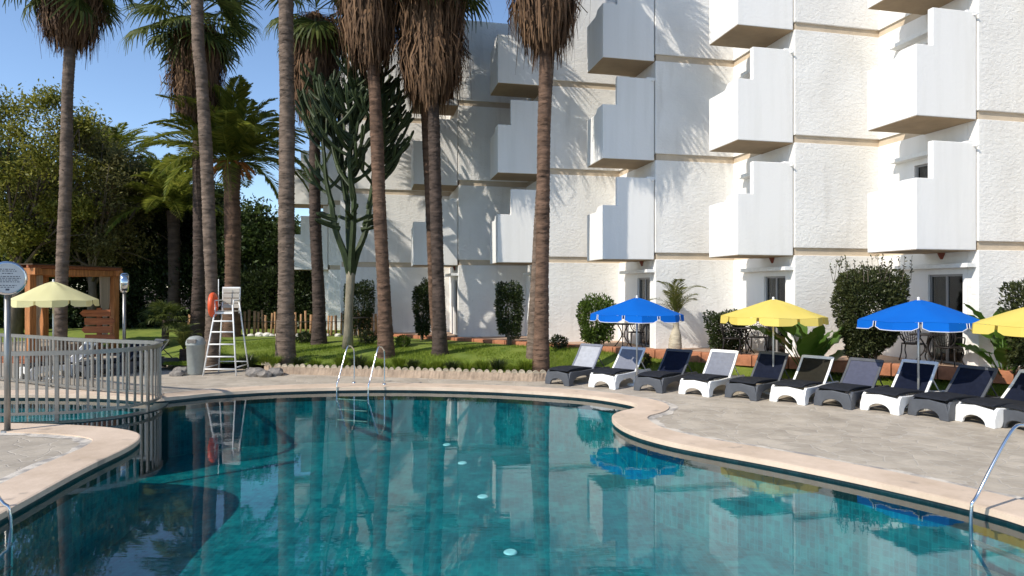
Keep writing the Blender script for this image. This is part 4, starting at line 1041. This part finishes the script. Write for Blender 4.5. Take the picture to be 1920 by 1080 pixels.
# ------------------------------------------------------------------ steel fence
fence = empty('pool_fence', (-7.4, 13.1, -.075)); tag(fence, 'curved steel railing with vertical bars round the paddling pool', 'fence')
FAR = [(-7.62, 13.9), (-8.05, 14.28), (-9.1, 14.62), (-10.5, 15.2), (-12, 16.0), (-14, 17.0)]
ff = fn+[Vector((p.x, p.y)) for p in catmull([Vector(p) for p in FAR], 6, False)][1:]
bars = poly_resample([(p.x, p.y) for p in ff], .165)
def fz(p):  # foot height: on the dividing wall, then on the deck
    return -.075 if p.y < 13.75 or p.x > -7.55 else .026
def ribbon(pts, z0, z1, th):
    m_ = MB(); v = []
    for i, p in enumerate(pts):
        t = (pts[min(i+1, len(pts)-1)]-pts[max(i-1, 0)]).normalized(); q = Vector((-t.y, t.x))*th/2
        for s_, z in ((-1, z0), (1, z0), (1, z1), (-1, z1)): v.append((p.x+q.x*s_+7.4, p.y+q.y*s_-13.1, z+.075))
    n = len(pts); f = [(i*4+k, i*4+(k+1) % 4, (i+1)*4+(k+1) % 4, (i+1)*4+k) for i in range(n-1) for k in range(4)]+[(3, 2, 1, 0), tuple((n-1)*4+k for k in range(4))]
    m_.add(v, f); return m_
part('top_rail', ribbon(ff, 1.17, 1.25, .07), 'fence_steel', fence)
part('bottom_rail', ribbon(ff, .07, .12, .05), 'fence_steel', fence)
bar = MB().box(-.022, .022, -.011, .011, 0, 1.10).mesh('bar')
post = MB().box(-.032, .032, -.02, .02, 0, 1.20).mesh('post')
for i, p in enumerate(bars):
    j = min(len(bars)-2, i); t = bars[j+1]-bars[j]; rz = math.atan2(t.y, t.x)
    if i % 10 == 3: o = link('post', post, 'fence_steel', fence, loc=(p.x+7.4, p.y-13.1, fz(p)+.075), rot=(0, 0, rz)); o.scale = (1, 1, (1.18-fz(p))/1.20)
    else: link('bar', bar, 'fence_steel', fence, loc=(p.x+7.4, p.y-13.1, .17), rot=(0, 0, rz))

# ------------------------------------------------------------------ round chrome signs on posts
def make_sign(printed):
    root = empty('round_sign')
    part('post', MB().tube([(0, 0, 0), (0, 0, 2.33)], .045, 12), 'fence_steel', root, True)
    part('base_plate', MB().lathe([(0, .03), (.09, .03), (.1, 0)], 16), 'fence_steel', root)
    ring = MB(); n = 28; z0 = 2.58
    prof = [(-.10, .235), (-.10, .25), (-.06, .272), (.06, .272), (.10, .25), (.10, .235)]
    v = [(r*math.cos(2*math.pi*k/n), y, z0+r*1.06*math.sin(2*math.pi*k/n)) for y, r in prof for k in range(n)]
    ring.add(v, [(i*n+k, i*n+(k+1) % n, (i+1)*n+(k+1) % n, (i+1)*n+k) for i in range(5) for k in range(n)])
    part('rim', ring, 'chrome', root, True)
    for s_ in (-1, 1):
        f = part('face', MB().prism([(.24*math.cos(2*math.pi*k/n), z0+.25*math.sin(2*math.pi*k/n)) for k in range(n)], s_*.083, s_*.091, 'xz'), 'sign_face', root)
        pr = MB()
        for zz, w in ((.15, .10), (.12, .13), (.08, .07), (.03, .17), (.0, .18), (-.03, .15), (-.06, .17), (-.12, .12), (-.15, .09)):
            x = -w
            while x < w:
                L_ = random.uniform(.012, .045); pr.box(x, min(w, x+L_), min(s_*.0915, s_*.0935), max(s_*.0915, s_*.0935), z0+zz-.006, z0+zz+.006); x += L_+.012
        pr.box(-.025, .025, min(s_*.0915, s_*.0935), max(s_*.0915, s_*.0935), z0-.205, z0-.175)
        part('print', pr, 'print_ink', f)['kind'] = 'stuff'
    return root
S1 = make_sign(True); S1.location = (px(14, 10.75), 10.75, .0); S1.rotation_euler = (R(0), 0, R(38)); tag(S1, 'round chrome notice board on a post in front of the fence, turned to the pool', 'sign', 'round notice boards on posts')
S2 = copy_tree(S1); S2.location = (px(233, 18.6), 18.6, 0); S2.rotation_euler = (0, 0, R(125)); tag(S2, 'round chrome notice board seen edge on before the dark trees', 'sign', 'round notice boards on posts')

# ------------------------------------------------------------------ lifeguard chair, ring, bin
lx, ld = px(424, 18.1), 18.1
ch = empty('lifeguard_chair', (lx, ld, 0)); ch.scale = (.88, .9, 1); tag(ch, 'tall white lifeguard chair with ladder rungs and slatted back', 'lifeguard chair')
def leg(x0, y0, x1, y1, z1): return MB().tube([(x0, y0, 0), (x1, y1, z1)], .024, 8)
for s_ in (-1, 1):
    part('leg', leg(s_*.52, -.45, s_*.27, -.14, 1.95 if s_ > 0 else 1.9), 'white_paint', ch, True)
    part('leg', leg(s_*.50, .55, s_*.27, .34, 2.02), 'white_paint', ch, True)
    part('arm_rest', MB().tube([(s_*.29, -.14, 1.90), (s_*.30, -.14, 2.08), (s_*.30, .38, 2.08)], .018, 8), 'white_paint', ch, True)
    part('back_post', MB().tube([(s_*.27, .34, 1.7), (s_*.28, .40, 2.44)], .02, 8), 'white_paint', ch, True)
for z in (.18, .52, .86, 1.2, 1.5):
    t = z/1.92; w = .52-.25*t; yy = -.45+.31*t; part('rung', MB().tube([(-w, yy, z), (w, yy, z)], .02, 8), 'white_paint', ch, True)
for s_ in (-1, 1):
    part('brace', MB().tube([(s_*.48, -.40, .22), (s_*.47, .52, .22)], .016, 6), 'white_paint', ch, True)
part('brace', MB().tube([(-.46, .52, .3), (.46, .52, .3)], .016, 6), 'white_paint', ch, True)
for i in range(5): part('seat_slat', MB().box(-.28, .28, -.14+i*.1, -.06+i*.1, 1.76, 1.785), 'slat_wood', ch)
for i in range(4): part('back_slat', MB().box(-.275, .275, .33+.01*i, .355+.01*i, 1.86+i*.145, 1.985+i*.145), 'slat_wood', ch)
part('top_bar', MB().box(-.29, .29, .37, .41, 2.42, 2.46), 'white_paint', ch)
part('front_board', MB().box(-.28, .28, -.17, -.145, 1.70, 1.755), 'white_paint', ch)
part('flag_pole', MB().tube([(-.29, .1, 1.9), (-.29, .1, 2.68)], .013, 6), 'white_paint', ch, True)
n1, n2 = 28, 12; lr = MB(); v = []
for i in range(n1):
    a = 2*math.pi*i/n1
    for k in range(n2):
        b = 2*math.pi*k/n2; r = .28+.075*math.cos(b); v.append((.075*math.sin(b)*1.1, r*math.cos(a), r*math.sin(a)*1.0))
lr.add(v, [(i*n2+k, ((i+1) % n1)*n2+k, ((i+1) % n1)*n2+(k+1) % n2, i*n2+(k+1) % n2) for i in range(n1) for k in range(n2)])
ring = part('life_ring', lr, 'ring_orange', None, True, loc=(lx-.36, ld-.02, 1.95), rot=(0, 0, R(13)))
tag(ring, 'orange life ring hung on the side of the lifeguard chair', 'life ring')
bx_, bd_ = px(367, 18.0), 18.0
bn = empty('litter_bin', (bx_, bd_, 0)); tag(bn, 'grey green plastic litter bin with domed lid beside the lifeguard chair', 'bin')
part('body', MB().lathe([(0, 0), (.2, 0), (.21, .03), (.245, .82), (.26, .83), (.26, .87), (0, .87)], 20), 'bin_plastic', bn, True)
part('lid', MB().lathe([(.262, .872), (.262, .90), (.235, .98), (.17, 1.05), (.08, 1.08), (0, 1.085)], 20), 'bin_plastic', bn, True)
part('flap', MB().box(-.12, .12, -.262, -.2, .90, 1.0), 'rock', bn)

# ------------------------------------------------------------------ pool ladders
def ladder(loc, rz, label, gap=.62, H=.92, reach=.62):
    root = empty('pool_ladder', loc, rz); tag(root, label, 'ladder', 'chrome pool ladders')
    # local: +y towards deck, water at -y
    for s_ in (-1, 1):
        path = [(s_*gap/2, reach, .02), (s_*gap/2, reach, H*.78), (s_*gap/2, reach*.86, H*.94), (s_*gap/2, reach*.62, H), (s_*gap/2, reach*.38, H*.93), (s_*gap/2, -.12, H*.26), (s_*gap/2, -.22, .02), (s_*gap/2, -.22, -.95)]
        part('hand_rail', MB().tube(catmull([Vector(p) for p in path], 6, False), .018, 10), 'chrome', root, True)
        part('flange', MB().lathe([(.0, .035), (.045, .035), (.055, .0)], 14, (s_*gap/2, reach, .022)), 'chrome', root, True)
    for z in (-.25, -.5, -.75): part('step', MB().box(-gap/2+.02, gap/2-.02, -.26, -.18, z-.015, z+.015), 'fence_steel', root, bev=.006)
    return root
ladder((-3.75, 15.52, 0), R(-18), 'chrome ladder at the far pool edge below the cactus', .86, .98, .55)
ladder((5.13, 6.5, 0), R(-75), 'chrome ladder at the pool edge by the bare paved corner', .62, .92, .85)
ladder((-5.42, 6.35, 0), R(95), 'chrome ladder on the side with the round notice board', .6, .8)

# ------------------------------------------------------------------ cabana, plank sign, bamboo stakes
cab = empty('cabana', (px(70, 22.5), 22.5, 0), R(-14)); tag(cab, 'orange wooden cabana with drapes under the trees', 'cabana')
for x, y in ((-1.75, -1.5), (1.55, -1.5), (-1.75, 1.7), (1.55, 1.7)): part('post', MB().box(x-.11, x+.11, y-.11, y+.11, 0, 2.86), 'orange_wood', cab, bev=.012)
part('beam', MB().box(-2.05, 1.85, -1.6, -1.4, 2.862, 3.08), 'orange_wood', cab, bev=.01)
part('beam', MB().box(-2.05, 1.85, 1.6, 1.8, 2.862, 3.08), 'orange_wood', cab, bev=.01)
part('beam', MB().box(1.45, 1.65, -1.4, 1.6, 2.862, 3.07), 'orange_wood', cab, bev=.01)
part('beam', MB().box(-1.85, -1.65, -1.4, 1.6, 2.862, 3.07), 'orange_wood', cab, bev=.01)
for i in range(9): part('rafter', MB().box(-1.9+i*.44, -1.82+i*.44, -1.7, 1.9, 3.082, 3.18), 'red_wood', cab)
part('roof_mat', MB().box(-1.95, 1.75, -1.6, 1.8, 3.182, 3.22), 'thatch_roof', cab)
part('platform', MB().box(-1.9, 1.7, -1.65, 1.85, .0, .22), 'red_wood', cab)
part('mattress', MB().box(-1.5, 1.3, -1.1, 1.4, .222, .5), 'drape', cab, bev=.05)
for (x, y) in ((1.5, -1.25), (1.5, 1.35), (-1.7, -1.25), (-1.7, 1.4)):
    dm = MB(); n = 16; lev = ((2.85, .24), (1.9, .22), (1.3, .07), (.4, .16)); vv = []
    for z, w in lev: vv += [(x+.04*math.sin(i*2.3), y-w+2*w*i/n, z) for i in range(n+1)]
    dm.add(vv, [(r*(n+1)+i, r*(n+1)+i+1, (r+1)*(n+1)+i+1, (r+1)*(n+1)+i) for r in range(3) for i in range(n)]); part('drape', dm, 'drape', cab, True)
ps = empty('plank_sign', (px(184, 18.2), 18.2, 0), R(8)); tag(ps, 'reddish wooden signpost of stacked arrow planks beside the cabana', 'sign')
part('post', MB().box(-.05, .05, .02, .12, 0, 1.86), 'red_wood', ps)
for i in range(4):
    z = 1.62-i*.235; s_ = 1 if i % 2 else -1; sh = random.uniform(-.03, .03)
    part('plank', MB().prism([(-.36+sh, z), (.36+sh, z), (.36+sh+(.09 if s_ > 0 else 0), z+.095), (.36+sh, z+.19), (-.36+sh, z+.19), (-.36+sh-(.09 if s_ < 0 else 0), z+.095)], -.02, .018, 'xz'), 'red_wood', ps, bev=.006)
bf = empty('bamboo_stakes', (px(500, 25.5), 25.5, .5)); tag(bf, 'row of uneven brown bamboo stakes fencing the lawn', 'fence')
for i in range(44):
    x = px(352+i*8.2+random.uniform(-2, 2), 25.5)-px(500, 25.5); h = random.uniform(.82, 1.08)
    part('stake', MB().tube([(x, random.uniform(-.06, .06), -.15), (x+random.uniform(-.03, .03), random.uniform(-.06, .06), h)], random.uniform(.035, .06), 7), 'bamboo', bf, True)
part('cross_wire', MB().tube([(px(350, 25.5)-px(500, 25.5), -.08, .6), (px(705, 25.5)-px(500, 25.5), -.08, .6)], .012, 5), 'iron', bf)
for i, x in enumerate((470, 487, 500, 508, 523, 560, 612, 634)):
    d = 24.9; X = px(x, d); s_ = random.uniform(.09, .15); bm = bmesh.new(); bmesh.ops.create_icosphere(bm, subdivisions=2, radius=s_)
    for v in bm.verts: v.co = Vector((v.co.x*1.4, v.co.y, v.co.z*.8))*random.uniform(.85, 1.1)
    me = bpy.data.meshes.new('white_stone'); bm.to_mesh(me); bm.free()
    o = link('white_stone', me, 'pale_rock', loc=(X, d, lawn_z(X, d)+s_*.45)); tag(o, 'white stone at the foot of the bamboo stakes', 'stone', 'white stones below the bamboo stakes')

# ------------------------------------------------------------------ wrought iron terrace furniture
def make_chair():
    root = empty('iron_chair'); r = .011
    for s_ in (-1, 1):
        part('leg', MB().tube(catmull([Vector(p) for p in ((s_*.21, -.2, .43), (s_*.23, -.22, .3), (s_*.20, -.2, .15), (s_*.25, -.26, .0))], 4, False), .015, 6), 'iron', root, True)
        part('leg', MB().tube(catmull([Vector(p) for p in ((s_*.19, .2, .43), (s_*.2, .21, .2), (s_*.23, .28, .0))], 4, False), .015, 6), 'iron', root, True)
        part('arm', MB().tube(catmull([Vector(p) for p in ((s_*.21, .24, .66), (s_*.28, .05, .67), (s_*.27, -.18, .64), (s_*.23, -.2, .44))], 4, False), .014, 6), 'iron', root, True)
    n = 20; st = MB().lathe([(0, .45), (.24, .455), (.26, .44), (.24, .425), (0, .425)], n); part('seat', st, 'iron', root, True)
    fr = [(.23*math.cos(a)*(1 if math.sin(a) > 0 else 1), .24+.05*math.sin(a), .68+.26*math.sin(a)) for a in [math.pi*1.5+2*math.pi*k/24 for k in range(25)]]
    b = part('backrest', MB().tube(fr, .016, 6), 'iron', root, True)
    lt = MB()
    for k in range(-3, 4):
        xx = k*.06; h = .24*math.sqrt(max(0, 1-(xx/.23)**2)); lt.tube([(xx*.55, .20, .44), (xx, .24, .68), (xx*1.05, .285, .68+h)], .008, 5)
    for k in range(3):
        rr = .07+.055*k; lt.tube([(rr*math.cos(a), .24+.05*math.sin(a)*rr/.26, .68+rr*math.sin(a)) for a in [2*math.pi*q/16 for q in range(17)]], .007, 5)
    part('lattice', lt, 'iron', b, True)
    return root
def make_table():
    root = empty('iron_table')
    part('top', MB().lathe([(0, .72), (.36, .72), (.375, .705), (.36, .69), (0, .69)], 24), 'iron', root, True)
    for k in range(3):
        a = 2*math.pi*k/3+.3; c, s_ = math.cos(a), math.sin(a)
        part('leg', MB().tube(catmull([Vector(p) for p in ((.2*c, .2*s_, .69), (.07*c, .07*s_, .5), (.06*c, .06*s_, .3), (.3*c, .3*s_, 0))], 4, False), .017, 6), 'iron', root, True)
    part('brace', MB().lathe([(.06, .3), (.075, .31), (.06, .32)], 14), 'iron', root, True)
    return root
CH0, TB0 = make_chair(), make_table(); used_c = [False]; used_t = [False]
def putf(src, flag, x, d, rz, label, cat, group):
    o = src if not flag[0] else copy_tree(src); flag[0] = True
    o.location = (px(x, d), d, TZ+.002); o.rotation_euler = (0, 0, rz); tag(o, label, cat, group)
CG, TGp = 'iron chairs on the terraces', 'iron tables on the terraces'
putf(TB0, used_t, 1738, 15.0, 0, 'round iron table by the glass door behind the second blue parasol', 'table', TGp)
putf(CH0, used_c, 1712, 15.6, -.3, 'lattice backed iron chair next to the biggest bush', 'chair', CG)
putf(CH0, used_c, 1778, 14.65, 2.2, 'iron chair with its side to the glass door behind the second blue parasol', 'chair', CG)
putf(TB0, used_t, 1397, 17.45, 0, 'round iron table beside the square dark bush', 'table', TGp)
putf(CH0, used_c, 1421, 17.75, -.5, 'lattice backed iron chair beside the yellow parasol pole', 'chair', CG)
putf(CH0, used_c, 1372, 17.3, 1.2, 'iron chair in front of the square dark bush', 'chair', CG)
putf(TB0, used_t, 1168, 19.5, 0, 'round iron table beside the bright green bush', 'table', TGp)
putf(CH0, used_c, 1193, 19.7, -.4, 'lattice backed iron chair beyond the first blue parasol pole', 'chair', CG)
putf(TB0, used_t, 672, 23.7, 0, 'round iron table in the shade behind the cactus foot', 'table', TGp)
